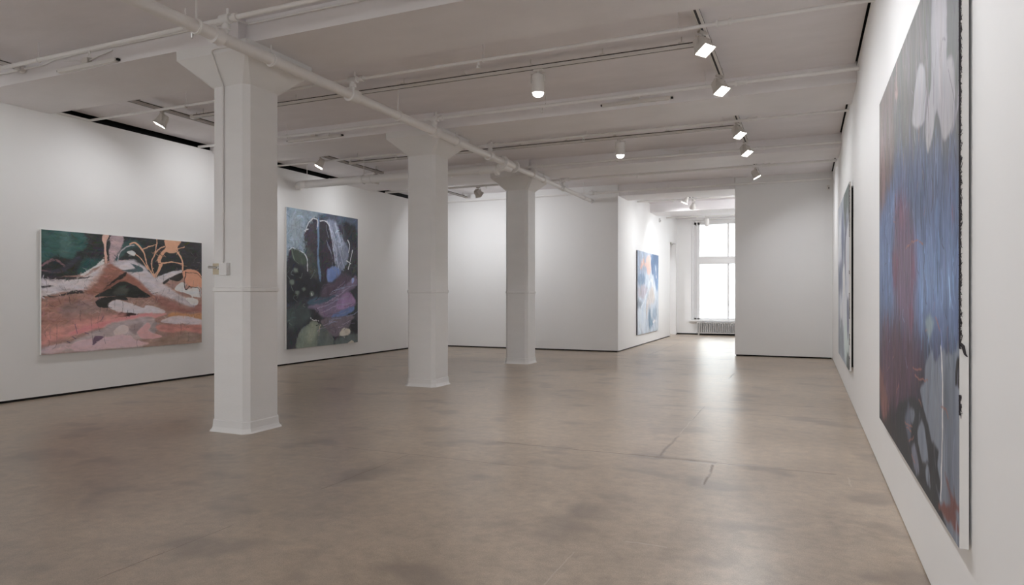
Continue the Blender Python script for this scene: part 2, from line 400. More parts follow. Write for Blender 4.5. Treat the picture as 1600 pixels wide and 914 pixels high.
  (1,(70,60,66),0.0022,[(0.02,0.814),(0.017,0.839),(0.024,0.865)]),
  (1,(70,60,66),0.0022,[(0.481,0.662),(0.477,0.696),(0.472,0.729)]),
  (1,(84,70,78),0.0022,[(0.893,0.562),(0.888,0.582),(0.907,0.603)]),
  (1,(110,96,112),0.0022,[(0.043,0.782),(0.043,0.828),(0.047,0.874)]),
  (1,(60,52,54),0.0022,[(0.839,0.79),(0.842,0.85),(0.841,0.909)]),
  (1,(84,70,78),0.0022,[(0.939,0.379),(0.934,0.415),(0.931,0.451)]),
  (1,(110,96,112),0.0022,[(0.941,0.596),(0.939,0.644),(0.951,0.691)]),
  (1,(70,60,66),0.0022,[(0.513,0.653),(0.518,0.688),(0.517,0.723)]),
  (1,(70,60,66),0.0022,[(0.897,0.895),(0.9,0.958),(0.892,1.02)]),
  (1,(70,60,66),0.0022,[(0.481,0.677),(0.483,0.699),(0.493,0.722)]),
  (1,(60,52,54),0.0022,[(0.228,0.394),(0.224,0.43),(0.235,0.464)]),
  (1,(60,52,54),0.0022,[(0.357,0.407),(0.361,0.436),(0.346,0.465)]),
  (1,(110,96,112),0.0022,[(0.553,0.331),(0.554,0.379),(0.564,0.426)]),
  (1,(84,70,78),0.0022,[(0.239,0.462),(0.234,0.481),(0.241,0.499)]),
  (1,(110,96,112),0.0022,[(0.034,0.443),(0.031,0.474),(0.025,0.505)]),
  (1,(60,52,54),0.0022,[(0.826,0.508),(0.824,0.569),(0.837,0.63)]),
  (1,(84,70,78),0.0022,[(0.334,0.857),(0.336,0.9),(0.344,0.945)]),
  (1,(70,60,66),0.0022,[(0.448,0.585),(0.453,0.631),(0.446,0.678)]),
  (1,(60,52,54),0.0022,[(0.221,0.504),(0.226,0.533),(0.217,0.563)]),
  (1,(110,96,112),0.0022,[(0.325,0.682),(0.325,0.705),(0.329,0.727)]),
  (1,(84,70,78),0.0022,[(0.304,0.755),(0.305,0.8),(0.314,0.846)]),
  (1,(110,96,112),0.0022,[(0.027,0.543),(0.027,0.581),(0.023,0.62)]),
  (1,(110,96,112),0.0022,[(0.314,0.509),(0.312,0.54),(0.311,0.572)]),
  (1,(70,60,66),0.0022,[(0.72,0.312),(0.717,0.355),(0.712,0.398)]),
  (1,(60,52,54),0.0022,[(0.754,0.456),(0.756,0.484),(0.743,0.511)]),
  (1,(70,60,66),0.0022,[(0.54,0.928),(0.539,0.973),(0.549,1.02)]),
  (1,(60,52,54),0.0022,[(0.146,0.524),(0.143,0.565),(0.152,0.605)]),
  (1,(70,60,66),0.0022,[(0.036,0.885),(0.04,0.913),(0.033,0.939)]),
  (1,(70,60,66),0.0022,[(0.781,0.349),(0.78,0.395),(0.782,0.441)]),
  (1,(110,96,112),0.0022,[(0.806,0.614),(0.805,0.66),(0.803,0.707)]),
  (1,(60,52,54),0.0022,[(0.887,0.396),(0.888,0.415),(0.902,0.435)]),
  (1,(110,96,112),0.0022,[(0.66,0.318),(0.661,0.356),(0.67,0.393)]),
  (1,(84,70,78),0.0022,[(0.819,0.89),(0.823,0.952),(0.806,1.011)]),
  (1,(96,82,90),0.002,[(0.748,0.541),(0.773,0.574),(0.785,0.577)]),
  (1,(96,82,90),0.002,[(0.591,0.547),(0.574,0.548),(0.606,0.579)]),
  (1,(96,82,90),0.002,[(0.661,0.574),(0.667,0.577),(0.639,0.625)]),
  (1,(96,82,90),0.002,[(0.672,0.553),(0.664,0.548),(0.675,0.602)]),
  (1,(96,82,90),0.002,[(0.619,0.554),(0.641,0.581),(0.647,0.554)]),
  (1,(96,82,90),0.002,[(0.699,0.564),(0.674,0.563),(0.678,0.596)]),
  (1,(96,82,90),0.002,[(0.662,0.511),(0.677,0.496),(0.624,0.518)]),
  (1,(96,82,90),0.002,[(0.61,0.457),(0.636,0.486),(0.575,0.487)]),
  (1,(96,82,90),0.002,[(0.643,0.489),(0.636,0.509),(0.651,0.511)]),
  (1,(96,82,90),0.002,[(0.622,0.491),(0.602,0.506),(0.641,0.514)]),
  (1,(96,82,90),0.002,[(0.603,0.472),(0.596,0.488),(0.627,0.494)]),
  (1,(96,82,90),0.002,[(0.73,0.531),(0.726,0.536),(0.729,0.574)]),
  (1,(96,82,90),0.002,[(0.662,0.54),(0.66,0.539),(0.665,0.582)]),
  (1,(96,82,90),0.002,[(0.602,0.505),(0.597,0.536),(0.639,0.527)]),
  (1,(120,112,116),0.002,[(0.962,0.247),(0.95,0.245)]),
  (1,(120,112,116),0.002,[(0.812,0.26),(0.82,0.289)]),
  (1,(120,112,116),0.002,[(0.941,0.229),(0.953,0.233)]),
  (1,(120,112,116),0.002,[(0.808,0.224),(0.785,0.198)]),
  (1,(120,112,116),0.002,[(0.938,0.129),(0.917,0.099)]),
  (1,(120,112,116),0.002,[(0.959,0.149),(0.935,0.178)]),
  (1,(120,112,116),0.002,[(0.812,0.264),(0.82,0.29)]),
  (1,(120,112,116),0.002,[(0.973,0.212),(0.988,0.174)]),
  (1,(120,112,116),0.002,[(0.936,0.204),(0.947,0.172)]),
  (1,(120,112,116),0.002,[(0.932,0.272),(0.911,0.259)]),
 ],
 'B': [
  (0,(50,53,60),0.005,[(-0.038,-0.021),(1.074,-0.039),(1.074,1.038),(-0.038,1.021)]),
  (0,(112,128,142),0.012,[(-0.018,-0.012),(0.52,-0.002),(0.368,0.049),(0.278,0.076),(0.223,0.159),(0.234,0.256),(0.212,0.3),(0.064,0.284),(0.032,0.315),(-0.018,0.402)]),
  (0,(128,142,152),0.04,[(0.064,0.051),(0.169,0.054),(0.148,0.249),(0.064,0.254)]),
  (0,(60,66,80),0.02,[(0.461,0.003),(1.047,-0.012),(1.047,0.198),(0.858,0.148),(0.678,0.049),(0.461,0.044)]),
  (0,(70,84,104),0.03,[(0.703,0.014),(0.997,0.009),(0.997,0.105),(0.858,0.101)]),
  (0,(40,42,48),0.02,[(0.767,0.042),(0.964,0.066),(0.997,0.2),(0.884,0.207),(0.806,0.132)]),
  (0,(104,112,134),0.012,[(0.496,0.053),(0.648,0.041),(0.729,0.137),(0.837,0.223),(0.852,0.316),(0.785,0.411),(0.703,0.42),(0.648,0.35),(0.604,0.197),(0.556,0.097)]),
  (0,(126,134,152),0.02,[(0.648,0.045),(0.703,0.125),(0.793,0.225),(0.754,0.333),(0.678,0.205)]),
  (0,(54,51,61),0.005,[(0.23,0.173),(0.256,0.108),(0.334,0.06),(0.393,0.066),(0.403,0.122),(0.396,0.335),(0.409,0.448),(0.323,0.481),(0.256,0.341),(0.234,0.244)]),
  (0,(60,66,66),0.02,[(0.239,0.281),(0.312,0.289),(0.391,0.36),(0.403,0.473),(0.3,0.487),(0.256,0.365)]),
  (0,(48,46,55),0.005,[(0.425,0.067),(0.508,0.06),(0.58,0.121),(0.616,0.287),(0.658,0.389),(0.556,0.469),(0.508,0.534),(0.461,0.56),(0.442,0.396),(0.425,0.17)]),
  (2,(0,0,0),0,[]),
  (0,(92,118,150),0.005,[(0.398,0.066),(0.421,0.073),(0.419,0.296),(0.451,0.472),(0.428,0.504),(0.398,0.36)]),
  (1,(178,184,202),0.006,[(0.498,0.058),(0.568,0.096),(0.599,0.197),(0.648,0.35),(0.666,0.408)]),
  (1,(178,184,202),0.006,[(0.568,0.068),(0.624,0.183),(0.691,0.394)]),
  (1,(178,184,202),0.006,[(0.532,0.058),(0.585,0.108),(0.634,0.273)]),
  (1,(178,184,202),0.006,[(0.654,0.064),(0.716,0.177),(0.759,0.28)]),
  (1,(178,184,202),0.006,[(0.604,0.094),(0.658,0.22),(0.678,0.31)]),
  (1,(178,184,202),0.006,[(0.729,0.36),(0.678,0.441),(0.604,0.468)]),
  (1,(214,220,226),0.008,[(0.234,0.156),(0.256,0.108),(0.334,0.057),(0.396,0.062),(0.407,0.109)]),
  (1,(214,220,226),0.008,[(0.43,0.064),(0.508,0.059),(0.568,0.094)]),
  (1,(214,220,226),0.008,[(0.035,0.305),(0.068,0.282),(0.131,0.298),(0.208,0.309),(0.256,0.365),(0.261,0.436)]),
  (1,(214,220,226),0.008,[(0.842,0.176),(0.873,0.223),(0.852,0.282)]),
  (1,(214,220,226),0.008,[(0.916,0.259),(0.879,0.341),(0.847,0.412)]),
  (1,(214,220,226),0.008,[(0.884,0.368),(0.818,0.346)]),
  (0,(58,68,60),0.01,[(0.064,0.292),(0.169,0.298),(0.223,0.332),(0.239,0.391),(0.127,0.409),(0.085,0.348)]),
  (1,(96,112,96),0.008,[(0.068,0.295),(0.105,0.371),(0.148,0.394)]),
  (0,(38,40,46),0.02,[(0.014,0.387),(0.127,0.383),(0.278,0.451),(0.414,0.523),(0.461,0.598),(0.256,0.635),(0.014,0.67)]),
  (0,(96,108,100),0.01,[(0.112,0.595),(0.154,0.59),(0.163,0.612),(0.129,0.619)]),
  (0,(96,108,100),0.01,[(0.091,0.44),(0.133,0.434),(0.142,0.455),(0.107,0.463)]),
  (0,(96,108,100),0.01,[(0.291,0.598),(0.336,0.593),(0.345,0.616),(0.31,0.623)]),
  (0,(96,108,100),0.01,[(0.043,0.518),(0.085,0.513),(0.093,0.534),(0.059,0.542)]),
  (0,(96,108,100),0.01,[(0.186,0.565),(0.23,0.559),(0.239,0.581),(0.204,0.589)]),
  (0,(94,116,166),0.01,[(0.551,0.418),(0.678,0.399),(0.734,0.439),(0.658,0.496),(0.561,0.523),(0.527,0.483)]),
  (0,(78,66,82),0.03,[(0.461,0.573),(0.604,0.507),(0.806,0.451),(0.911,0.502),(0.678,0.604),(0.484,0.636)]),
  (0,(104,92,116),0.012,[(0.267,0.699),(0.461,0.651),(0.654,0.604),(0.858,0.516),(0.964,0.46),(0.986,0.542),(0.858,0.597),(0.97,0.664),(0.911,0.734),(0.729,0.758),(0.556,0.793),(0.368,0.75)]),
  (0,(134,108,146),0.012,[(0.716,0.652),(0.858,0.601),(0.964,0.658),(0.927,0.705),(0.779,0.732),(0.666,0.715)]),
  (0,(84,106,154),0.008,[(0.599,0.781),(0.729,0.744),(0.916,0.702),(0.937,0.734),(0.779,0.785),(0.629,0.795)]),
  (0,(58,80,98),0.01,[(0.278,0.65),(0.508,0.633),(0.691,0.621),(0.484,0.676),(0.296,0.69)]),
  (0,(140,150,190),0.004,[(0.897,0.489),(0.932,0.475),(0.937,0.502),(0.911,0.529)]),
  (1,(134,122,150),0.006,[(0.368,0.723),(0.604,0.675),(0.858,0.623)]),
  (1,(134,122,150),0.006,[(0.461,0.75),(0.678,0.702),(0.911,0.677)]),
  (1,(134,122,150),0.006,[(0.508,0.674),(0.703,0.623),(0.911,0.543)]),
  (0,(42,44,48),0.02,[(0.256,0.721),(0.368,0.723),(0.461,0.8),(0.323,0.821),(0.014,0.812),(0.014,0.776)]),
  (0,(62,72,74),0.03,[(0.014,0.717),(0.212,0.696),(0.3,0.771),(0.19,0.841),(0.022,0.859)]),
  (0,(100,92,103),0.01,[(0.461,0.803),(0.678,0.793),(0.905,0.776),(0.916,0.813),(0.832,0.893),(0.703,0.941),(0.58,0.919),(0.484,0.854)]),
  (0,(106,116,106),0.008,[(0.144,0.903),(0.234,0.843),(0.345,0.813),(0.442,0.844),(0.58,0.919),(0.609,1.014),(0.323,1.019),(0.131,1.008)]),
  (0,(128,136,122),0.03,[(0.256,0.856),(0.345,0.834),(0.368,0.897),(0.278,0.968)]),
  (0,(86,95,94),0.01,[(0.442,0.848),(0.585,0.92),(0.614,1.019),(0.403,1.022)]),
  (1,(190,180,150),0.004,[(0.451,0.844),(0.428,0.888),(0.423,0.925)]),
  (1,(206,210,214),0.006,[(0.314,0.784),(0.345,0.803),(0.419,0.814)]),
  (0,(172,166,156),0.006,[(0.711,0.928),(0.779,0.88),(0.873,0.899),(0.858,0.931),(0.741,0.942)]),
  (0,(80,90,92),0.012,[(0.678,0.956),(1.047,0.933),(1.047,1.036),(0.678,1.015)]),
  (0,(38,40,45),0.01,[(0.897,0.812),(0.997,0.842),(0.997,0.924),(0.897,0.906)]),
  (0,(210,208,200),0.003,[(0.832,1.0),(0.897,0.982),(0.924,0.997)]),
  (1,(220,220,220),0.006,[(0.318,0.605),(0.327,0.623)]),
  (1,(150,158,180),0.004,[(0.658,0.331),(0.693,0.368),(0.698,0.413)]),
  (1,(120,128,150),0.004,[(0.696,0.368),(0.709,0.407),(0.724,0.447)]),
  (1,(84,88,104),0.004,[(0.619,0.082),(0.627,0.12),(0.67,0.176)]),
  (1,(84,88,104),0.004,[(0.77,0.184),(0.798,0.222),(0.812,0.269)]),
  (1,(150,158,180),0.004,[(0.637,0.269),(0.642,0.308),(0.669,0.352)]),
  (1,(84,88,104),0.004,[(0.695,0.371),(0.721,0.41),(0.714,0.447)]),
  (1,(120,128,150),0.004,[(0.56,0.254),(0.592,0.291),(0.607,0.337)]),
  (1,(120,128,150),0.004,[(0.718,0.275),(0.739,0.313),(0.755,0.378)]),
  (1,(120,128,150),0.004,[(0.749,0.148),(0.766,0.187),(0.776,0.22)]),
  (1,(150,158,180),0.004,[(0.603,0.163),(0.617,0.201),(0.644,0.253)]),
  (1,(84,88,104),0.004,[(0.562,0.252),(0.581,0.29),(0.593,0.343)]),
  (1,(84,88,104),0.004,[(0.739,0.181),(0.771,0.219),(0.752,0.282)]),
  (1,(84,88,104),0.004,[(0.749,0.265),(0.751,0.305),(0.769,0.341)]),
  (1,(150,158,180),0.004,[(0.749,0.309),(0.755,0.348),(0.791,0.408)]),
  (1,(150,158,180),0.004,[(0.751,0.13),(0.763,0.169),(0.781,0.224)]),
  (1,(120,128,150),0.004,[(0.53,0.092),(0.532,0.13),(0.559,0.182)]),
  (1,(120,128,150),0.004,[(0.597,0.065),(0.612,0.103),(0.628,0.136)]),
  (1,(120,128,150),0.004,[(0.664,0.374),(0.669,0.413),(0.688,0.473)]),
  (1,(120,128,150),0.004,[(0.528,0.205),(0.558,0.241),(0.577,0.27)]),
  (1,(120,128,150),0.004,[(0.763,0.171),(0.79,0.208),(0.787,0.262)]),
  (1,(120,128,150),0.004,[(0.683,0.322),(0.687,0.361),(0.736,0.399)]),
  (1,(84,88,104),0.004,[(0.659,0.228),(0.676,0.266),(0.685,0.32)]),
  (1,(150,158,180),0.004,[(0.69,0.24),(0.713,0.279),(0.733,0.31)]),
  (1,(120,128,150),0.004,[(0.606,0.364),(0.61,0.402),(0.657,0.432)]),
  (1,(84,88,104),0.004,[(0.595,0.297),(0.61,0.335),(0.619,0.368)]),
  (1,(84,88,104),0.004,[(0.636,0.316),(0.639,0.355),(0.678,0.409)]),
  (1,(120,128,150),0.004,[(0.653,0.301),(0.656,0.34),(0.675,0.367)]),
  (1,(120,128,150),0.004,[(0.544,0.219),(0.552,0.257),(0.587,0.295)]),
  (1,(84,88,104),0.004,[(0.596,0.191),(0.623,0.228),(0.609,0.274)]),
  (1,(84,88,104),0.004,[(0.778,0.093),(0.782,0.132),(0.794,0.189)]),
  (1,(132,146,156),0.003,[(0.173,0.082),(0.175,0.142)]),
  (1,(132,146,156),0.003,[(0.099,0.26),(0.101,0.301)]),
  (1,(132,146,156),0.003,[(0.1,0.09),(0.102,0.133)]),
  (1,(132,146,156),0.003,[(0.068,0.219),(0.079,0.27)]),
  (1,(92,108,122),0.003,[(0.102,0.224),(0.104,0.28)]),
  (1,(92,108,122),0.003,[(0.152,0.256),(0.165,0.316)]),
  (1,(132,146,156),0.003,[(0.02,0.096),(0.008,0.159)]),
  (1,(92,108,122),0.003,[(0.064,0.089),(0.054,0.153)]),
  (1,(92,108,122),0.003,[(0.06,0.226),(0.047,0.272)]),
  (1,(92,108,122),0.003,[(0.157,0.077),(0.167,0.135)]),
  (1,(132,146,156),0.003,[(0.025,0.132),(0.025,0.185)]),
  (1,(92,108,122),0.003,[(0.018,0.128),(0.03,0.187)]),
  (1,(132,146,156),0.003,[(0.043,0.237),(0.05,0.298)]),
  (1,(132,146,156),0.003,[(0.088,0.223),(0.1,0.274)]),
  (1,(132,146,156),0.003,[(0.179,0.147),(0.189,0.198)]),
  (1,(92,108,122),0.003,[(0.199,0.194),(0.199,0.256)]),
  (1,(92,108,122),0.003,[(0.131,0.137),(0.124,0.19)]),
  (1,(132,146,156),0.003,[(0.179,0.129),(0.178,0.167)]),
  (1,(92,108,122),0.003,[(0.069,0.233),(0.07,0.29)]),
  (1,(132,146,156),0.003,[(0.062,0.052),(0.054,0.102)]),
  (1,(132,146,156),0.003,[(0.201,0.156),(0.191,0.2)]),
  (1,(132,146,156),0.003,[(0.101,0.084),(0.089,0.143)]),
  (1,(140,128,152),0.004,[(0.571,0.613),(0.632,0.602),(0.684,0.57)]),
  (1,(84,76,96),0.004,[(0.455,0.561),(0.491,0.539),(0.58,0.538)]),
  (1,(120,130,160),0.004,[(0.589,0.606),(0.633,0.583),(0.753,0.559)]),
  (1,(84,76,96),0.004,[(0.484,0.896),(0.567,0.877),(0.634,0.864)]),
  (1,(84,76,96),0.004,[(0.339,0.666),(0.391,0.66),(0.478,0.645)]),
  (1,(120,130,160),0.004,[(0.674,0.583),(0.717,0.575),(0.791,0.561)]),
  (1,(140,128,152),0.004,[(0.696,0.875),(0.791,0.859),(0.842,0.844)]),
  (1,(84,76,96),0.004,[(0.518,0.782),(0.573,0.767),(0.71,0.764)]),
  (1,(140,128,152),0.004,[(0.485,0.849),(0.551,0.836),(0.639,0.81)]),
  (1,(120,130,160),0.004,[(0.548,0.847),(0.607,0.827),(0.689,0.826)]),
  (1,(84,76,96),0.004,[(0.786,0.707),(0.876,0.693),(0.929,0.682)]),
  (1,(120,130,160),0.004,[(0.736,0.768),(0.82,0.746),(0.856,0.744)]),
  (1,(140,128,152),0.004,[(0.755,0.848),(0.843,0.833),(0.881,0.824)]),
  (1,(120,130,160),0.004,[(0.812,0.783),(0.909,0.771),(1.016,0.742)]),
  (1,(140,128,152),0.004,[(0.508,0.679),(0.556,0.66),(0.696,0.65)]),
  (1,(120,130,160),0.004,[(0.495,0.707),(0.544,0.69),(0.688,0.66)]),
  (1,(140,128,152),0.004,[(0.401,0.894),(0.449,0.874),(0.524,0.862)]),
  (1,(120,130,160),0.004,[(0.557,0.827),(0.613,0.807),(0.737,0.797)]),
  (1,(140,128,152),0.004,[(0.677,0.56),(0.752,0.538),(0.8,0.508)]),
  (1,(84,76,96),0.004,[(0.464,0.586),(0.512,0.566),(0.623,0.545)]),
  (1,(84,76,96),0.004,[(0.761,0.867),(0.826,0.851),(0.951,0.843)]),
  (1,(84,76,96),0.004,[(0.876,0.71),(0.929,0.695),(1.041,0.666)]),
  (1,(84,76,96),0.004,[(0.365,0.669),(0.443,0.648),(0.526,0.64)]),
  (1,(120,130,160),0.004,[(0.775,0.569),(0.828,0.557),(0.986,0.536)]),
  (1,(84,96,92),0.006,[(0.194,0.461),(0.182,0.491),(0.162,0.494)]),
  (1,(30,32,36),0.006,[(0.383,0.717),(0.414,0.742),(0.373,0.777)]),
  (1,(30,32,36),0.006,[(0.395,0.803),(0.424,0.841),(0.391,0.85)]),
  (1,(84,96,92),0.006,[(0.036,0.797),(0.015,0.808),(0.06,0.831)]),
  (1,(84,96,92),0.006,[(0.231,0.677),(0.21,0.693),(0.23,0.703)]),
  (1,(30,32,36),0.006,[(0.21,0.505),(0.185,0.527),(0.257,0.545)]),
  (1,(70,80,84),0.006,[(0.103,0.618),(0.089,0.638),(0.137,0.665)]),
  (1,(30,32,36),0.006,[(0.412,0.596),(0.41,0.633),(0.379,0.656)]),
  (1,(30,32,36),0.006,[(0.137,0.442),(0.163,0.472),(0.114,0.475)]),
  (1,(84,96,92),0.006,[(0.353,0.428),(0.362,0.442),(0.297,0.489)]),
  (1,(30,32,36),0.006,[(0.023,0.806),(0.014,0.84),(0.008,0.849)]),
  (1,(30,32,36),0.006,[(0.219,0.521),(0.215,0.54),(0.169,0.566)]),
  (1,(84,96,92),0.006,[(0.059,0.551),(0.071,0.574),(0.083,0.587)]),
  (1,(70,80,84),0.006,[(0.034,0.448),(0.012,0.477),(0.04,0.505)]),
  (1,(30,32,36),0.006,[(0.326,0.759),(0.326,0.791),(0.332,0.794)]),
  (1,(70,80,84),0.006,[(0.089,0.438),(0.059,0.47),(0.085,0.481)]),
 ],
 'C': [
  (0,(192,204,217),0.012,[(-0.118,-0.022),(1.134,-0.051),(1.134,1.04),(-0.118,1.022)]),
  (0,(164,178,200),0.05,[(-0.118,-0.022),(1.134,-0.051),(1.134,0.021),(0.531,0.219),(-0.033,0.328)]),
  (0,(82,112,152),0.012,[(0.624,0.006),(1.134,-0.029),(1.134,0.196),(0.849,0.219),(0.767,0.28),(0.65,0.243)]),
  (0,(110,140,178),0.03,[(0.713,0.184),(0.972,0.144),(0.972,0.425),(0.849,0.441)]),
  (0,(228,186,172),0.012,[(0.114,0.213),(0.182,0.106),(0.257,0.086),(0.333,0.136),(0.431,0.049),(0.562,0.033),(0.618,0.134),(0.592,0.245),(0.456,0.277),(0.382,0.188),(0.262,0.168),(0.182,0.223)]),
  (0,(126,152,184),0.03,[(0.011,0.316),(0.238,0.269),(0.343,0.317),(0.238,0.412),(0.02,0.391)]),
  (0,(186,180,192),0.03,[(0.029,0.45),(0.382,0.41),(0.491,0.471),(0.238,0.565),(0.046,0.539)]),
  (0,(140,150,168),0.03,[(-0.007,0.611),(0.146,0.588),(0.192,0.664),(0.011,0.71)]),
  (0,(206,200,198),0.03,[(0.382,0.618),(0.634,0.419),(0.772,0.497),(0.805,0.62),(0.531,0.673),(0.406,0.801)]),
  (1,(226,233,241),0.035,[(0.169,0.676),(0.382,0.537),(0.582,0.348),(0.718,0.404),(0.882,0.569)]),
  (1,(226,232,238),0.02,[(0.613,0.04),(0.582,0.27)]),
  (1,(226,233,241),0.03,[(0.849,0.164),(0.882,0.301)]),
  (1,(226,233,241),0.02,[(0.238,0.039),(0.201,0.13)]),
  (0,(116,148,176),0.03,[(0.471,0.777),(0.562,0.698),(0.613,0.806),(0.718,0.894),(0.531,0.966)]),
  (0,(150,170,190),0.04,[(0.687,0.728),(0.849,0.676),(0.904,0.817),(0.74,0.838)]),
  (2,(0,0,0),0,[]),
  (0,(214,226,238),0.04,[(0.011,0.722),(0.192,0.715),(0.382,0.798),(0.333,0.926),(0.033,0.947)]),
  (1,(206,186,180),0.008,[(0.382,0.72),(0.421,0.826),(0.582,0.671)]),
  (1,(230,230,232),0.03,[(0.713,0.871),(0.821,0.869)]),
 ],
 'D': [
  (0,(84,88,85),0.006,[(-0.071,-0.3),(1.076,-0.3),(1.076,1.098),(-0.071,1.115)]),
  (0,(94,90,88),0.05,[(-0.002,-0.008),(0.699,-0.046),(0.763,0.211),(0.588,0.294),(-0.002,0.258)]),
  (0,(80,78,86),0.08,[(-0.036,0.127),(1.005,0.367),(1.005,0.46),(-0.036,0.294)]),
  (0,(92,106,140),0.06,[(-0.036,0.253),(1.005,0.401),(1.005,0.765),(-0.036,0.815)]),
  (0,(104,126,170),0.05,[(0.627,0.497),(1.005,0.48),(1.005,0.686),(0.671,0.687)]),
  (0,(104,126,170),0.04,[(0.031,0.345),(0.329,0.353),(0.306,0.642),(0.031,0.647)]),
  (0,(120,146,192),0.04,[(0.699,0.529),(0.965,0.567),(0.873,0.63),(0.699,0.621)]),
  (0,(110,90,88),0.04,[(-0.002,0.013),(0.257,0.022),(0.306,0.262),(0.093,0.334),(-0.002,0.34)]),
  (0,(136,106,108),0.012,[(0.031,0.144),(0.093,0.14),(0.137,0.265),(0.078,0.351)]),
  (0,(160,128,122),0.008,[(0.317,0.034),(0.363,0.042),(0.384,0.096),(0.34,0.088)]),
  (0,(116,92,118),0.04,[(0.329,0.386),(0.475,0.375),(0.627,0.497),(0.612,0.621),(0.547,0.695),(0.352,0.624)]),
  (0,(128,82,102),0.012,[(0.405,0.389),(0.456,0.388),(0.475,0.43),(0.416,0.43)]),
  (0,(124,76,102),0.012,[(0.282,0.502),(0.395,0.517),(0.329,0.598)]),
  (0,(124,76,102),0.012,[(0.58,0.507),(0.627,0.566),(0.58,0.593)]),
  (0,(124,76,102),0.012,[(0.547,0.622),(0.612,0.649),(0.564,0.694)]),
  (0,(124,76,102),0.012,[(0.952,0.468),(0.965,0.485),(0.956,0.489)]),
  (0,(62,58,76),0.05,[(-0.036,0.773),(0.763,0.713),(1.005,0.745),(1.005,1.04),(-0.036,1.065)]),
  (0,(124,58,86),0.04,[(0.151,0.795),(0.352,0.716),(0.512,0.72),(0.564,0.767),(0.436,0.845),(0.257,0.855)]),
  (0,(98,72,92),0.06,[(0.031,0.727),(0.232,0.679),(0.699,0.712),(0.547,0.842),(0.151,0.946)]),
  (0,(48,50,58),0.03,[(-0.036,1.013),(0.352,0.908),(0.627,0.856),(0.873,0.944),(1.005,1.001),(-0.036,1.107)]),
  (0,(138,94,94),0.008,[(-0.002,0.842),(0.093,0.86),(0.219,0.923),(0.108,0.977),(0.047,0.966)]),
  (2,(0,0,0),0,[]),
  (0,(166,162,168),0.006,[(0.588,0.223),(0.627,0.165),(0.678,0.133),(0.732,0.16),(0.738,0.228),(0.719,0.26),(0.642,0.252)]),
  (0,(166,162,168),0.006,[(0.793,0.089),(0.821,0.019),(0.898,0.07),(0.917,0.156),(0.917,0.211),(0.952,0.221),(0.973,0.272),(0.965,0.326),(0.921,0.347),(0.888,0.344),(0.863,0.293),(0.837,0.277),(0.793,0.324),(0.757,0.331),(0.738,0.26),(0.793,0.209)]),
  (0,(154,150,160),0.006,[(0.948,0.347),(0.985,0.307),(0.997,0.271),(0.997,0.315)]),
  (0,(76,78,78),0.012,[(0.93,0.055),(0.997,0.062),(0.997,0.261),(0.956,0.225),(0.93,0.183)]),
  (1,(110,106,112),0.004,[(0.873,0.187),(0.888,0.165),(0.907,0.173)]),
  (1,(104,100,106),0.003,[(0.832,0.164),(0.821,0.219)]),
  (1,(100,98,104),0.003,[(0.93,0.236),(0.973,0.313)]),
  (0,(134,144,160),0.006,[(0.726,0.787),(0.745,0.746),(0.804,0.715),(0.832,0.731),(0.893,0.707),(0.921,0.711),(0.973,0.699),(1.005,0.706),(1.005,1.001),(0.912,0.991),(0.837,0.967),(0.799,0.896),(0.738,0.848),(0.685,0.806)]),
  (0,(120,130,146),0.02,[(0.903,0.76),(0.965,0.751),(0.973,0.933),(0.921,0.94)]),
  (0,(46,52,60),0.006,[(0.547,0.842),(0.685,0.832),(0.763,0.855),(0.793,0.885),(0.853,0.889),(0.843,0.919),(0.873,0.944),(0.863,0.964),(0.832,0.957),(0.873,0.989),(0.699,0.999),(0.405,1.011),(0.352,0.908)]),
  (0,(134,144,160),0.006,[(0.657,0.894),(0.712,0.861),(0.757,0.906),(0.757,0.934),(0.699,0.941)]),
  (0,(120,130,146),0.006,[(0.547,0.879),(0.588,0.855),(0.627,0.863),(0.596,0.89)]),
  (0,(134,144,160),0.006,[(0.738,0.955),(0.763,0.94),(0.781,0.974),(0.751,0.973)]),
  (0,(118,122,140),0.008,[(0.58,0.951),(0.627,0.925),(0.671,0.968),(0.627,0.987)]),
  (0,(88,100,120),0.012,[(0.493,0.897),(0.547,0.857),(0.58,0.908),(0.547,0.945)]),
  (0,(132,82,78),0.006,[(0.903,0.919),(0.926,0.925),(0.956,0.93),(1.005,0.937),(0.973,0.948),(1.001,0.975),(0.965,0.979),(0.912,0.984),(0.853,0.988),(0.873,0.973),(0.93,0.958),(0.939,0.94)]),
  (1,(236,236,236),0.01,[(0.878,0.706),(0.888,0.762),(0.883,0.863),(0.873,0.966)]),
  (0,(26,26,32),0.004,[(0.985,0.713),(1.005,0.706),(1.009,0.757),(0.989,0.753),(0.977,0.749)]),
  (1,(170,112,98),0.0035,[(0.596,0.769),(0.642,0.774),(0.699,0.762)]),
  (1,(170,112,98),0.0035,[(0.627,0.787),(0.685,0.787),(0.763,0.776)]),
  (1,(170,112,98),0.0035,[(0.493,0.906),(0.547,0.904),(0.596,0.896)]),
  (1,(170,112,98),0.0035,[(0.512,0.914),(0.58,0.911)]),
  (1,(170,112,98),0.0035,[(0.612,0.915),(0.547,0.945)]),
  (1,(170,112,98),0.0035,[(0.873,0.805),(0.912,0.802),(0.93,0.814)]),
  (1,(170,112,98),0.0035,[(0.671,0.826),(0.699,0.835)]),
  (1,(170,112,98),0.0035,[(0.58,0.962),(0.627,0.967)]),
  (1,(170,112,98),0.0035,[(0.502,0.498),(0.627,0.491),(0.712,0.504)]),
  (1,(170,112,98),0.0035,[(0.832,0.654),(0.873,0.675)]),
  (1,(170,112,98),0.0035,[(0.738,0.683),(0.793,0.677)]),
  (1,(170,112,98),0.0035,[(0.395,0.835),(0.352,0.861)]),
  (0,(150,170,180),0.012,[(0.738,0.664),(0.799,0.653),(0.821,0.666),(0.775,0.693)]),
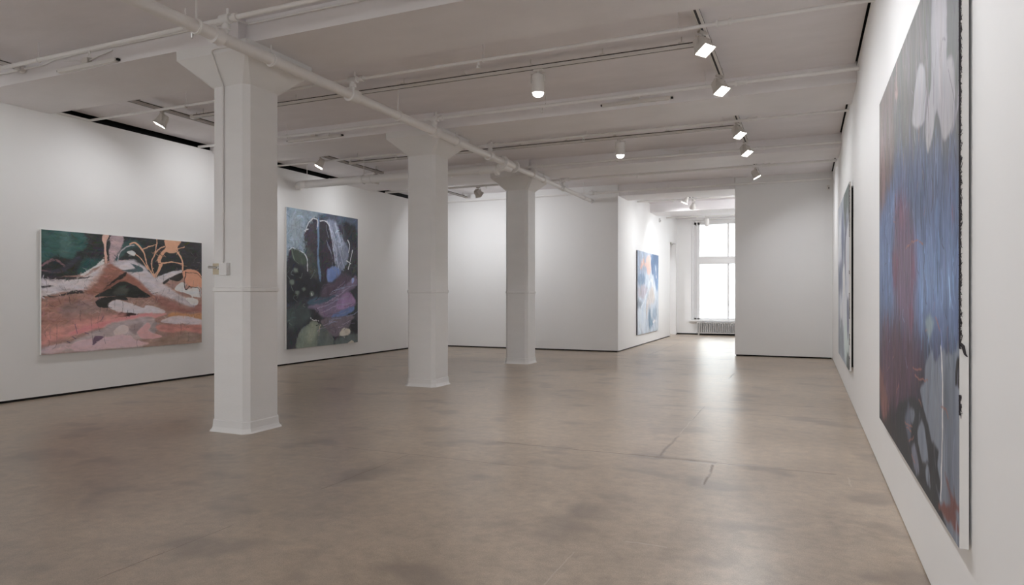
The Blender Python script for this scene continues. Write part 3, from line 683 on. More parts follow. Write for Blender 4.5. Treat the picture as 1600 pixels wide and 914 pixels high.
  (1,(140,160,196),0.003,[(0.984,0.549),(0.981,0.562),(0.974,0.574)]),
  (1,(84,92,120),0.003,[(0.652,0.54),(0.65,0.551),(0.672,0.563)]),
  (1,(150,104,108),0.003,[(0.48,0.547),(0.496,0.56),(0.487,0.571)]),
  (1,(84,92,120),0.003,[(0.572,0.411),(0.558,0.433),(0.58,0.46)]),
  (1,(84,92,120),0.003,[(0.966,0.557),(0.96,0.566),(0.963,0.575)]),
  (1,(150,104,108),0.003,[(0.313,0.753),(0.315,0.768),(0.279,0.787)]),
  (1,(70,72,98),0.003,[(0.516,0.445),(0.523,0.457),(0.495,0.465)]),
  (1,(70,72,98),0.003,[(0.265,0.756),(0.262,0.791),(0.3,0.821)]),
  (1,(140,160,196),0.003,[(0.222,0.415),(0.204,0.448),(0.238,0.485)]),
  (1,(140,160,196),0.003,[(0.279,0.377),(0.27,0.384),(0.29,0.395)]),
  (1,(70,72,98),0.003,[(0.131,0.558),(0.127,0.577),(0.103,0.596)]),
  (1,(58,54,74),0.003,[(0.397,0.387),(0.379,0.4),(0.377,0.415)]),
  (1,(150,104,108),0.003,[(0.338,0.349),(0.32,0.368),(0.361,0.396)]),
  (1,(58,54,74),0.003,[(0.624,0.585),(0.618,0.6),(0.608,0.616)]),
  (1,(140,160,196),0.003,[(0.506,0.731),(0.499,0.758),(0.525,0.781)]),
  (1,(150,104,108),0.003,[(0.342,0.345),(0.348,0.379),(0.32,0.408)]),
  (1,(58,54,74),0.003,[(0.419,0.764),(0.427,0.787),(0.405,0.813)]),
  (1,(58,54,74),0.003,[(0.811,0.598),(0.813,0.609),(0.816,0.62)]),
  (1,(84,92,120),0.003,[(0.936,0.695),(0.932,0.714),(0.948,0.731)]),
  (1,(140,160,196),0.003,[(0.864,0.719),(0.859,0.738),(0.878,0.753)]),
  (1,(150,104,108),0.003,[(0.22,0.781),(0.245,0.801),(0.184,0.831)]),
  (1,(150,104,108),0.003,[(0.564,0.384),(0.554,0.408),(0.542,0.432)]),
  (1,(58,54,74),0.003,[(0.235,0.511),(0.228,0.542),(0.22,0.575)]),
  (1,(150,104,108),0.003,[(0.826,0.625),(0.818,0.632),(0.817,0.639)]),
  (1,(140,160,196),0.003,[(0.198,0.398),(0.172,0.416),(0.201,0.439)]),
  (1,(150,104,108),0.003,[(0.927,0.668),(0.924,0.687),(0.929,0.707)]),
  (1,(140,160,196),0.003,[(0.234,0.733),(0.215,0.751),(0.209,0.767)]),
  (1,(140,160,196),0.003,[(0.523,0.357),(0.522,0.382),(0.503,0.406)]),
  (1,(70,72,98),0.003,[(0.887,0.508),(0.879,0.517),(0.898,0.528)]),
  (1,(70,72,98),0.003,[(0.483,0.545),(0.495,0.562),(0.473,0.578)]),
  (1,(70,72,98),0.003,[(0.211,0.616),(0.218,0.651),(0.172,0.688)]),
  (1,(58,54,74),0.003,[(0.337,0.402),(0.332,0.43),(0.326,0.459)]),
  (1,(140,160,196),0.003,[(0.779,0.498),(0.781,0.521),(0.774,0.543)]),
  (1,(140,160,196),0.003,[(0.957,0.671),(0.956,0.688),(0.963,0.704)]),
  (1,(150,104,108),0.003,[(0.319,0.402),(0.301,0.409),(0.348,0.424)]),
  (1,(70,72,98),0.003,[(0.205,0.457),(0.191,0.471),(0.194,0.486)]),
  (1,(70,72,98),0.003,[(0.158,0.64),(0.141,0.658),(0.141,0.675)]),
  (1,(58,54,74),0.003,[(0.143,0.395),(0.128,0.421),(0.159,0.452)]),
  (1,(70,72,98),0.003,[(0.24,0.606),(0.218,0.626),(0.243,0.646)]),
  (1,(140,160,196),0.003,[(0.762,0.698),(0.76,0.716),(0.763,0.735)]),
  (1,(140,160,196),0.003,[(0.228,0.356),(0.233,0.376),(0.197,0.391)]),
  (1,(84,92,120),0.003,[(0.857,0.46),(0.857,0.482),(0.86,0.504)]),
  (1,(84,92,120),0.003,[(0.733,0.595),(0.734,0.612),(0.752,0.628)]),
  (1,(84,92,120),0.003,[(0.314,0.511),(0.311,0.533),(0.305,0.555)]),
  (1,(140,160,196),0.003,[(0.473,0.642),(0.466,0.657),(0.486,0.67)]),
  (1,(70,72,98),0.003,[(0.51,0.576),(0.513,0.591),(0.52,0.606)]),
  (1,(58,54,74),0.003,[(0.742,0.576),(0.743,0.6),(0.739,0.623)]),
  (1,(150,104,108),0.003,[(0.466,0.392),(0.461,0.421),(0.445,0.45)]),
  (1,(140,160,196),0.003,[(0.792,0.711),(0.803,0.728),(0.802,0.745)]),
  (1,(150,104,108),0.003,[(0.735,0.438),(0.731,0.444),(0.72,0.45)]),
  (1,(84,92,120),0.003,[(0.412,0.451),(0.429,0.472),(0.409,0.489)]),
  (1,(58,54,74),0.003,[(0.569,0.462),(0.582,0.482),(0.551,0.498)]),
  (1,(84,92,120),0.003,[(0.102,0.542),(0.087,0.579),(0.113,0.616)]),
  (1,(70,72,98),0.003,[(0.248,0.38),(0.247,0.415),(0.266,0.452)]),
  (1,(70,72,98),0.003,[(0.91,0.637),(0.912,0.646),(0.92,0.655)]),
  (1,(58,54,74),0.003,[(0.729,0.525),(0.728,0.54),(0.717,0.553)]),
  (1,(58,54,74),0.003,[(0.382,0.404),(0.392,0.412),(0.403,0.421)]),
  (1,(84,92,120),0.003,[(0.196,0.694),(0.202,0.714),(0.191,0.735)]),
  (1,(84,92,120),0.003,[(0.161,0.499),(0.188,0.511),(0.128,0.518)]),
  (1,(140,160,196),0.003,[(0.453,0.352),(0.451,0.366),(0.454,0.382)]),
  (1,(84,80,86),0.003,[(0.581,0.375),(0.583,0.421)]),
  (1,(140,142,136),0.003,[(0.508,0.236),(0.513,0.26)]),
  (1,(140,142,136),0.003,[(0.461,0.248),(0.469,0.292)]),
  (1,(92,92,90),0.003,[(0.571,0.255),(0.568,0.291)]),
  (1,(140,142,136),0.003,[(0.285,0.204),(0.276,0.245)]),
  (1,(84,80,86),0.003,[(0.48,0.187),(0.471,0.202)]),
  (1,(84,80,86),0.003,[(0.57,0.173),(0.576,0.191)]),
  (1,(84,80,86),0.003,[(0.601,0.235),(0.601,0.282)]),
  (1,(150,120,112),0.003,[(0.669,0.255),(0.668,0.294)]),
  (1,(92,92,90),0.003,[(0.181,0.222),(0.17,0.279)]),
  (1,(92,92,90),0.003,[(0.513,0.315),(0.516,0.334)]),
  (1,(150,120,112),0.003,[(0.6,0.278),(0.6,0.308)]),
  (1,(140,142,136),0.003,[(0.493,0.155),(0.494,0.188)]),
  (1,(150,120,112),0.003,[(0.47,0.267),(0.467,0.304)]),
  (1,(140,142,136),0.003,[(0.578,0.332),(0.573,0.349)]),
  (1,(84,80,86),0.003,[(0.316,0.199),(0.315,0.227)]),
  (1,(92,92,90),0.003,[(0.376,0.111),(0.387,0.133)]),
  (1,(140,142,136),0.003,[(0.425,0.205),(0.417,0.227)]),
  (1,(84,80,86),0.003,[(0.494,0.193),(0.496,0.225)]),
  (1,(84,80,86),0.003,[(0.446,0.129),(0.443,0.178)]),
  (1,(92,92,90),0.003,[(0.325,0.136),(0.333,0.194)]),
  (1,(150,120,112),0.003,[(0.096,0.125),(0.1,0.168)]),
  (1,(84,80,86),0.003,[(0.479,0.246),(0.481,0.284)]),
  (1,(92,92,90),0.003,[(0.125,0.174),(0.137,0.208)]),
  (1,(150,120,112),0.003,[(0.713,0.362),(0.72,0.381)]),
  (1,(150,120,112),0.003,[(0.656,0.371),(0.65,0.392)]),
 ],
 'E': [
  (0,(150,158,168),0.012,[(-0.3,-0.189),(1.231,-0.021),(1.231,1.017),(-0.3,1.096)]),
  (0,(86,95,92),0.02,[(0.549,0.013),(1.055,-0.011),(1.055,0.204),(0.857,0.128),(0.671,0.208)]),
  (0,(212,216,222),0.04,[(0.014,0.23),(0.324,0.08),(0.506,0.133),(0.417,0.411),(0.069,0.425)]),
  (0,(96,104,128),0.03,[(0.324,0.109),(0.506,0.062),(0.591,0.31),(0.372,0.38)]),
  (0,(88,94,116),0.03,[(0.631,0.259),(0.857,0.179),(0.857,0.459),(0.671,0.465)]),
  (0,(216,220,226),0.03,[(0.748,0.296),(1.024,0.249),(1.024,0.636),(0.822,0.587)]),
  (0,(104,112,134),0.04,[(0.014,0.391),(0.417,0.382),(0.506,0.585),(0.069,0.584)]),
  (0,(206,210,216),0.04,[(0.226,0.615),(0.748,0.587),(0.857,0.765),(0.324,0.823)]),
  (0,(120,130,140),0.03,[(0.014,0.777),(0.417,0.759),(0.671,0.964),(0.069,0.965)]),
  (0,(176,190,190),0.03,[(0.549,0.809),(1.024,0.733),(1.055,0.947),(0.748,0.982)]),
  (2,(0,0,0),0,[]),
  (0,(92,100,124),0.02,[(0.822,0.638),(0.959,0.637),(0.959,0.809),(0.857,0.817)]),
  (0,(70,80,80),0.015,[(0.857,0.906),(1.024,0.926),(1.024,0.999),(0.822,0.987)]),
  (0,(232,234,236),0.02,[(0.462,0.442),(0.631,0.45),(0.671,0.586),(0.506,0.585)]),
 ],
}

# ------------------------------------------------------------------ setting: floor, ceiling, walls
XL, XR = -10.16, .595
CZ = 4.40
m = MB(); m.box(-11.1, 1.0, -6.4, 26.9, -.2, 0)
struct(m.build('floor', FLOOR, smooth=False), 'polished brown concrete floor')
m = MB(); m.box(-9.55, .574, -6.2, 26.5, CZ, CZ + .1)
m.hexa([(-10.18, -6.2, 4.292), (-9.55, -6.2, CZ), (-9.55, -6.2, CZ + .1), (-10.18, -6.2, CZ + .1)], [(-10.18, 17.4, 4.292), (-9.55, 17.4, CZ), (-9.55, 17.4, CZ + .1), (-10.18, 17.4, CZ + .1)])
struct(m.build('ceiling', CEIL, smooth=False), 'painted concrete ceiling between beams')
m = MB(); m.box(-11.1, 1.0, -6.4, 26.9, CZ + .3, CZ + .45)
struct(m.build('roof_slab', DARK, smooth=False))
m = MB(); m.box(-11.1, -10.75, -6.4, 17.9, 0, CZ + .3)
struct(m.build('wall_outer_left', DARK, smooth=False))
m = MB(); m.box(.75, 1.0, -6.4, 26.9, 0, CZ + .3)
struct(m.build('wall_outer_right', DARK, smooth=False))

def wall(name, base, x0, x1, y0, y1, z1, gap, label=None, recess=.025, ax=None):
    w = MB(); w.box(x0, x1, y0, y1, gap, z1)
    o = struct(w.build(name, WALL, smooth=False), label)
    b = MB()
    rx = recess if ax != 'y' else 0; ry = recess if ax != 'x' else 0
    b.box(x0 + rx, x1 - rx, y0 + ry, y1 - ry, 0, gap)
    struct(b.build(base, DARK, smooth=False))
    return o
wall('wall_left', 'baseboard_left', XL - .1, XL, -6.2, 17.36, 4.19, .034, 'long white gallery wall with two paintings')
wall('wall_right', 'baseboard_right', XR, XR + .1, -6.2, 26.3, 4.372, .010, 'white gallery wall with two tall paintings', .012)
wall('wall_back', 'baseboard_back', XL - .1, -4.5, 17.36, 17.52, CZ, .034, 'white end wall behind the columns')
wall('wall_back_right', 'baseboard_back_right', -1.585, XR, 17.5, 17.66, CZ, .034, 'white end wall beside the passage to the window room')
# passage wall with the doorway
m = MB()
m.box(-4.66, -4.5, 17.52, 24.77, .03, CZ); m.box(-4.66, -4.5, 24.77, 26.03, 3.47, CZ); m.box(-4.66, -4.5, 26.03, 26.3, .03, CZ)
struct(m.build('wall_passage', WALL, smooth=False), 'white passage wall with one painting and a doorway')
m = MB(); m.box(-4.64, -4.515, 17.52, 24.77, 0, .03); m.box(-4.64, -4.515, 26.03, 26.3, 0, .03)
struct(m.build('baseboard_passage', DARK, smooth=False))
d = struct(empty('door_1', (-4.5, 25.4, 0)), 'tall open doorway in the passage wall')
m = MB(); m.box(-.16, .004, -.63, -.60, 0, 3.47); m.box(-.16, .004, .60, .63, 0, 3.47); m.box(-.16, .004, -.60, .60, 3.44, 3.47)
m.build('door_jamb', TRIM, d, False)
m = MB(); m.box(-.09, -.03, -.1, .18, 3.38, 3.44); m.build('door_closer', STEEL, d, False)
m = MB(); m.box(-7.2, -4.66, 26.03, 26.2, 0, CZ); m.box(-7.3, -7.2, 23.2, 26.2, 0, CZ); m.box(-7.2, -4.66, 23.2, 23.3, 0, CZ)
struct(m.build('wall_side_room', WALL, smooth=False))

# far wall with window openings
m = MB()
m.box(-4.66, -3.97, 26.3, 26.8, 0, CZ); m.box(-3.97, .75, 26.3, 26.8, 4.345, CZ + .02); m.box(-3.97, .75, 26.3, 26.8, 0, .53)
m.box(-1.42, -1.05, 26.3, 26.8, .53, 4.345); m.box(.45, .75, 26.3, 26.8, .53, 4.345)
struct(m.build('wall_far', WALL, smooth=False), 'far wall around the tall windows')
m = MB(); m.box(-4.5, .6, 26.285, 26.3, 0, .05)
struct(m.build('baseboard_far', DARK, smooth=False))
def window(name, x0, x1, mull, label):
    w = struct(empty(name, ((x0 + x1) / 2, 26.6, .53)), label)
    ox, oz = -(x0 + x1) / 2, -.53
    def b(m, xa, xb, ya, yb, za, zb): m.box(xa + ox, xb + ox, ya, yb, za + oz, zb + oz)
    f = MB()
    b(f, x0, x0 + .26, .02, .12, .53, 4.345); b(f, x1 - .1, x1, .02, .12, .53, 4.345)
    b(f, x0, x1, .02, .12, 4.19, 4.345); b(f, x0, x1, .02, .12, .53, .62)
    b(f, x0, x0 + .07, -.12, .02, .53, 4.345); b(f, x0 + .15, x0 + .19, -.03, .02, .53, 4.345)
    b(f, x0, x1, -.05, .02, 4.28, 4.345)
    f.build('window_frame', TRIM, w, False)
    t = MB(); b(t, x0 + .2, x1 - .05, -.02, .14, 2.74, 2.90); b(t, x0 + .2, x1 - .05, -.05, .15, 2.90, 2.97); b(t, x0 + .2, x1 - .05, 0, .13, 2.68, 2.74)
    t.build('transom', TRIM, w, False)
    xs = [x0 + .26] + mull + [x1 - .1]
    for k in mull:
        for z0, z1 in ((.62, 2.70), (2.95, 4.19)):
            q = MB(); b(q, k - .035, k + .035, .03, .11, z0, z1); q.build('mullion', TRIM, w, False)
    for xa, xb in zip(xs, xs[1:]):
        for z0, z1 in ((.60, 2.70), (2.95, 4.21)):
            q = MB(); b(q, xa, xb, .065, .075, z0, z1); q.build('pane', GLASS, w, False)
    s = MB(); b(s, x0 - .06, x1 + .06, -.42, .02, .50, .56); s.build('window_sill', TRIM, w, False)
window('window_1', -3.97, -1.42, [-2.66], 'tall white framed window over the radiator, bright daylight')
window('added_window', -1.05, .45, [], 'unseen narrow tall window added for daylight behind the end wall')  # unseen second window, added to let more daylight in

# unseen rear wall behind the camera, window openings added and sized for fill daylight
m = MB()
m.box(-10.75, .75, -6.4, -6.2, 0, 1.0); m.box(-10.75, .75, -6.4, -6.2, 3.6, CZ + .02)
for a, b in ((-10.75, -9.5), (-7.7, -6.1), (-4.3, -2.7), (-.9, .75)): m.box(a, b, -6.4, -6.2, 1.0, 3.6)
struct(m.build('wall_rear', WALL, smooth=False))

# beams: wide shallow concrete beams on the column lines
def beam(x0, x1, y0, y1, z0, label):
    q = MB(); q.box(x0, x1, y0, y1, z0, CZ + .02)
    return struct(q.build('ceiling_beam', BEAM, smooth=False), label)
for k, y in enumerate((1.40, 5.41, 9.45, 13.46)):
    beam(-5.4, .594, y, y + 1.03, 4.155, 'wide shallow concrete ceiling beam')
    beam(XL - .05, -5.4, y - .11, y + .98, 4.155, 'wide shallow concrete ceiling beam')
beam(-4.5, -1.59, 17.42, 18.42, 4.115, 'ceiling beam over the passage opening')
beam(-4.5, .594, 21.35, 22.35, 4.115, 'ceiling beam inside the window room')

# columns
def column(cx, cy, label):
    c = struct(empty('column', (cx, cy, 0)), label)
    def ring(h, z, ch):
        return [(-h + ch, -h, z), (h - ch, -h, z), (h, -h + ch, z), (h, h - ch, z), (h - ch, h, z), (-h + ch, h, z), (-h, h - ch, z), (-h, -h + ch, z)]
    s = MB(); s.loft([ring(.262, .10, .058), ring(.262, 3.79, .058), ring(.505, 4.05, .012), ring(.508, 4.153, .010)])
    s.build('shaft', COLUMN, c, False)
    b = MB(); b.loft([ring(.302, 0, .07), ring(.286, .018, .065), ring(.275, .05, .06), ring(.272, .118, .06), ring(.262, .128, .058)])
    b.build('skirting', COLUMN, c, False)
    b = MB(); b.loft([ring(.262, 1.535, .058), ring(.274, 1.543, .058), ring(.274, 1.578, .058), ring(.262, 1.586, .058)])
    b.build('collar', COLUMN, c, False)
    return c
column(-5.785, 5.80, 'white square column with the switch box, nearest of the row')
column(-5.785, 9.81, 'white square column in the middle of the row')
column(-5.785, 13.82, 'white square column farthest down the row')

# street outside
m = MB(); m.box(-60, 60, -60, 70, -1.2, -1.0)
struct(m.build('street_ground', STREET, smooth=False))
fb = tag(empty('neighbouring_building', (-6, 38, -1)), 'pale brick building across the street seen through the tall window', 'building')
m = MB(); m.box(-16, 16, 0, 6, 0, 9.5); m.build('facade', FACADE, fb, False)
for wx in (2.0, 4.6, 7.2, -.6):
    for wz in (1.6, 5.4):
        q = MB(); q.box(wx, wx + 1.1, -.06, .02, wz, wz + 2.0); f = q.build('window_surround', TRIM, fb, False)
        q = MB(); q.box(wx + .1, wx + 1.0, -.075, -.05, wz + .1, wz + 1.9); q.build('window_pane', FACADE, f, False)

# ------------------------------------------------------------------ paintings
def fbm(W, H, fx, fy, oct_, rng):
    out = np.zeros((H, W)); amp = 1; tot = 0
    for o in range(oct_):
        nx, ny = int(fx) + 2, int(fy) + 2
        gr = rng.random((ny, nx)) - .5
        xs = np.linspace(0, fx, W, endpoint=False) % (nx - 1); ys = np.linspace(0, fy, H, endpoint=False) % (ny - 1)
        xi = xs.astype(int); yi = ys.astype(int); tx = xs - xi; ty = ys - yi
        tx = tx * tx * (3 - 2 * tx); ty = ty * ty * (3 - 2 * ty)
        a = gr[yi][:, xi]; b = gr[yi][:, xi + 1]; c = gr[yi + 1][:, xi]; d_ = gr[yi + 1][:, xi + 1]
        out += amp * ((a * (1 - tx) + b * tx) * (1 - ty)[:, None] + (c * (1 - tx) + d_ * tx) * ty[:, None])
        tot += amp; amp *= .55; fx *= 2; fy *= 2
    return out / tot * 2
def lin(c):
    c = np.asarray(c, float) / 255
    return np.where(c <= .04045, c / 12.92, ((c + .055) / 1.055) ** 2.4)
def spline(p, closed, n=6):
    p = np.array(p, float); k = len(p); out = []
    if k < 3: return p
    for i in range(k if closed else k - 1):
        if closed: a, b, c, d_ = p[(i - 1) % k], p[i], p[(i + 1) % k], p[(i + 2) % k]
        else: a, b, c, d_ = p[max(i - 1, 0)], p[i], p[i + 1], p[min(i + 2, k - 1)]
        for t in np.linspace(0, 1, n, endpoint=False):
            out.append(.5 * (2 * b + (c - a) * t + (2 * a - 5 * b + 4 * c - d_) * t * t + (3 * b - a - 3 * c + d_) * t ** 3))
    if not closed: out.append(p[-1])
    return np.array(out)
def paint(ops, W, H, aspect, seed, warp, streak, gain, dabs):
    rng = np.random.default_rng(seed)
    U, V = np.meshgrid((np.arange(W)) / (W - 1), (np.arange(H)) / (H - 1))
    w1 = fbm(W, H, 9 * aspect, 9, 4, rng); w2 = fbm(W, H, 9 * aspect, 9, 4, rng)
    w3 = fbm(W, H, 45 * aspect, 45, 2, rng)
    X = (U + 0) * aspect + warp * (w1 + .35 * w3); Y = V + warp * (w2 + .35 * w3)
    img = np.zeros((H, W, 3)); img[:] = lin((150, 140, 135))
    brush = fbm(W, H, streak[0] * aspect, streak[1], 4, rng)
    def brushwork(scale):
        # visible brushwork: short dabs that pick up and drag the colour underneath
        nd, ln_, wd, ang, spread, contrast = dabs
        for _ in range(int(nd * scale)):
            cx, cy = rng.random(2); cx *= aspect
            i, j = min(H - 1, int(cy * H)), min(W - 1, int(cx / aspect * W))
            c = img[i, j] * (1 + rng.normal(0, contrast)) + rng.normal(0, .012, 3)
            t = ang + rng.normal(0, spread); L = ln_ * rng.uniform(.4, 1.6); w = wd * rng.uniform(.4, 1.5); bend = rng.normal(0, .25)
            ca_, sa_ = math.cos(t), math.sin(t); ex = abs(ca_) * L + w + .02 * L; ey = abs(sa_) * L + w + .3 * L
            i0, i1 = max(0, int((cy - ey) * H)), min(H, int((cy + ey) * H) + 1); j0, j1 = max(0, int((cx - ex - .3 * L) / aspect * W)), min(W, int((cx + ex + .3 * L) / aspect * W) + 1)
            if i1 - i0 < 1 or j1 - j0 < 1: continue
            x = U[i0:i1, j0:j1] * aspect - cx; y = V[i0:i1, j0:j1] - cy
            a = x * ca_ + y * sa_; b = -x * sa_ + y * ca_ - bend * a * a / L
            al = np.clip(1.3 - np.abs(b) / w, 0, 1) * np.clip((L - np.abs(a)) / (L * .25), 0, 1) * rng.uniform(.35, .9)
            al = np.clip(al * (1 + .8 * brush[i0:i1, j0:j1]), 0, 1)[..., None]
            img[i0:i1, j0:j1] = img[i0:i1, j0:j1] * (1 - al) + np.clip(c, 0, 1) * al
    for kind, c, soft, pts in ops:
        if kind == 2:
            brushwork(1.0); continue
        P = spline([(x * aspect, y) for x, y in pts], kind == 0)
        pad = soft * 2 + warp * 3 + .01
        x0, x1 = P[:, 0].min() - pad, P[:, 0].max() + pad; y0, y1 = P[:, 1].min() - pad, P[:, 1].max() + pad
        i0, i1 = np.searchsorted(V[:, 0], [y0, y1]); j0, j1 = np.searchsorted(U[0] * aspect, [x0, x1])
        if i1 <= i0 or j1 <= j0: continue
        x = X[i0:i1, j0:j1]; y = Y[i0:i1, j0:j1]
        dist = np.full(x.shape, 9.0); inside = np.zeros(x.shape, bool)
        n = len(P)
        for k in range(n if kind == 0 else n - 1):
            a = P[k]; b = P[(k + 1) % n]; d = b - a; L = d.dot(d) + 1e-12
            t = np.clip(((x - a[0]) * d[0] + (y - a[1]) * d[1]) / L, 0, 1)
            dist = np.minimum(dist, (x - a[0] - t * d[0]) ** 2 + (y - a[1] - t * d[1]) ** 2)
            if kind == 0 and a[1] != b[1]:
                inside ^= ((a[1] > y) != (b[1] > y)) & (x < (b[0] - a[0]) * (y - a[1]) / (b[1] - a[1]) + a[0])
        dist = np.sqrt(dist)
        if kind == 0:
            sd = np.where(inside, dist, -dist) + soft * .9 * brush[i0:i1, j0:j1]
            al = np.clip(sd / soft * .5 + .5, 0, 1)
        else:
            al = np.clip((soft * (.5 + .25 * brush[i0:i1, j0:j1]) - dist) / .0025 + .5, 0, 1)
        al = (al * al * (3 - 2 * al))[..., None]
        img[i0:i1, j0:j1] = img[i0:i1, j0:j1] * (1 - al) + lin(c) * al
    brushwork(.15)
    s1 = fbm(W, H, streak[0] * aspect * 1.6, streak[1] * 1.6, 4, rng); s2 = fbm(W, H, 5 * aspect, 5, 5, rng)
    img *= (1 + .26 * s1 + .20 * s2)[..., None]
    tint = fbm(W, H, streak[0] * aspect, streak[1], 4, rng)
    img *= 1 + np.stack([.07 * tint, 0 * tint, -.07 * tint], -1)
    img = img * .88 + img.mean(-1, keepdims=True) * .12
    img *= gain
    img *= np.minimum(1, .88 / img.max(-1, keepdims=True))
    return np.clip(img, .004, .92)

def canvas_mat(name, rough, spec, bstr, stretch):
    mt, nt, bs = mat(name)
    at = N(nt, 'ShaderNodeAttribute'); at.attribute_name = 'paint'
    g = N(nt, 'ShaderNodeTexCoord').outputs['Object']
    n = noise(nt, mapping(nt, g, stretch), 18, 6, .65)
    c = mixc(nt, 1.0, at.outputs['Color'], ramp(nt, n, [(.3, (.86, .86, .86)), (.7, (1, 1, 1))]), 'MULTIPLY')
    nt.links.new(c, bs.inputs['Base Color'])
    bs.inputs['Roughness'].default_value = rough; bs.inputs['Specular IOR Level'].default_value = spec
    bump(nt, bs, noise(nt, mapping(nt, g, stretch), 30, 5, .6), bstr, .004)
    return mt

def painting(key, label, face_x, off, thick, y0, y1, z0, z1, left_first, W, H, seed, warp, streak, gain, rough, spec, edge, dabs):
    """faces +x (left_first) or -x; the wall plane is at face_x -/+ (off+thick)"""
    root = tag(empty('painting', (face_x, (y0 + y1) / 2, z0)), label, 'painting', 'abstract canvases on the gallery walls')
    sg = 1 if left_first else -1
    w, h = y1 - y0, z1 - z0
    b = MB(); xa, xb = sorted((-sg * .0008, -sg * thick)); b.box(xa, xb, -w / 2, w / 2, 0, h)
    b.build('canvas_edge', edge, root, False)
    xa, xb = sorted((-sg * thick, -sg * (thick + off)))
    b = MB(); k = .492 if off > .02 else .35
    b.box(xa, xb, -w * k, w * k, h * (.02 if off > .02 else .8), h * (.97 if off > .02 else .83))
    b.build('cleat_and_shadow_strip', DARK, root, False)  # small cleat; on wide offsets a dark strip that stands in for shadow
    img = paint(ART[key], W, H, w / h, seed, warp, streak, gain, dabs)
    uu = np.arange(W) / (W - 1); vv = np.arange(H) / (H - 1)
    yy = (-w / 2 + uu * w) * sg
    co = np.zeros((H, W, 3)); co[..., 1] = yy[None]; co[..., 2] = (h - vv * h)[:, None]
    idx = np.arange(W * H).reshape(H, W)
    a, b_, c, d_ = idx[:-1, :-1], idx[:-1, 1:], idx[1:, 1:], idx[1:, :-1]
    q = np.stack([a, d_, c, b_], -1).reshape(-1, 4)
    me = bpy.data.meshes.new('canvas')
    me.vertices.add(W * H); me.vertices.foreach_set('co', co.ravel())
    me.loops.add(q.size); me.loops.foreach_set('vertex_index', q.ravel())
    me.polygons.add(len(q)); me.polygons.foreach_set('loop_start', np.arange(len(q)) * 4)
    me.update(calc_edges=True)
    ca = me.color_attributes.new('paint', 'FLOAT_COLOR', 'POINT')
    ca.data.foreach_set('color', np.concatenate([img, np.ones((H, W, 1))], -1).ravel())
    me.materials.append(canvas_mat('oil_paint', rough, spec, .3, (1, 1, .35) if streak[0] > streak[1] else (1, .5, 1)))
    o = bpy.data.objects.new('canvas', me); COL.objects.link(o); o.parent = root
    return root
painting('A', 'wide abstract landscape painting in pink, rust, black and peach', XL + .05, .01, .04, 6.236, 9.06, .635, 2.45, True, 520, 336, 3, .009, (9, 30), 1.5, .55, .35, CANVAS, (2600, .030, .004, -.15, .7, .17))
painting('B', 'tall dark blue grey abstract painting with two rounded slabs above purple strata', XL + .05, .01, .04, 11.26, 13.754, .342, 3.374, True, 330, 400, 5, .011, (14, 12), 2.0, .5, .4, CANVAS, (2600, .026, .0035, -.7, .8, .22))
painting('C', 'pale blue and peach abstract painting in the passage before the window', -4.46, .005, .035, 19.44, 22.5, .335, 2.806, True, 220, 180, 8, .02, (14, 5), 1.1, .6, .3, CANVAS_D, (900, .05, .008, 1.5, .4, .14))
pd = painting('D', 'huge blue and crimson abstract painting with lavender patches, closest to the camera', .553, .010, .032, 3.115, 6.19, .51, 3.04, False, 520, 430, 11, .010, (34, 5), .95, .48, .22, CANVAS, (4200, .040, .0032, 1.57, .22, .34))
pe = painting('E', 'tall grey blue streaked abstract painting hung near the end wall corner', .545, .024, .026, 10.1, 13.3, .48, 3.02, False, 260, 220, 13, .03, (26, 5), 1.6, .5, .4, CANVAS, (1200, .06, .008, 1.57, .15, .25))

def fringe(root, half, h, thick, spans, n, rmax):
    q = MB()
    rng = random.Random(4)
    for a, b in spans:
        q.box(-.0015, .0045, -half - .0012, -half + .002, a, b)
        for i in range(int(n * (b - a))):
            z = a + rng.random() * (b - a); r = rng.uniform(.001, rmax); x = rng.uniform(.002, .0065)
            q.tube([(x - .004, -half, z), (x, -half - r, z + rng.uniform(-.01, .01)), (x + rng.uniform(-.002, .006), -half - r * 1.1, z + rng.uniform(-.02, .02))], [.0016, .0013, .0008], 5)
    o = q.build('paint_fringe', THREAD, root, False); o['kind'] = 'stuff'
    return o
fringe(pd, (6.19 - 3.115) / 2, 2.53, .032, [(.52, .60), (.78, 1.62), (1.62, 2.52)], 260, .003)
fringe(pe, 1.6, 2.54, .026, [(.02, .2), (.35, .5), (.7, 1.05), (1.3, 1.35), (1.8, 2.5)], 30, .012)
q = MB(); hy = -(6.19 - 3.115) / 2
q.tube([(.004, hy, .80), (.012, hy - .006, .79), (.018, hy - .008, .76), (.026, hy - .006, .75)], [.006, .006, .004, .002], 6)
q.build('paint_drip', THREAD, pd)

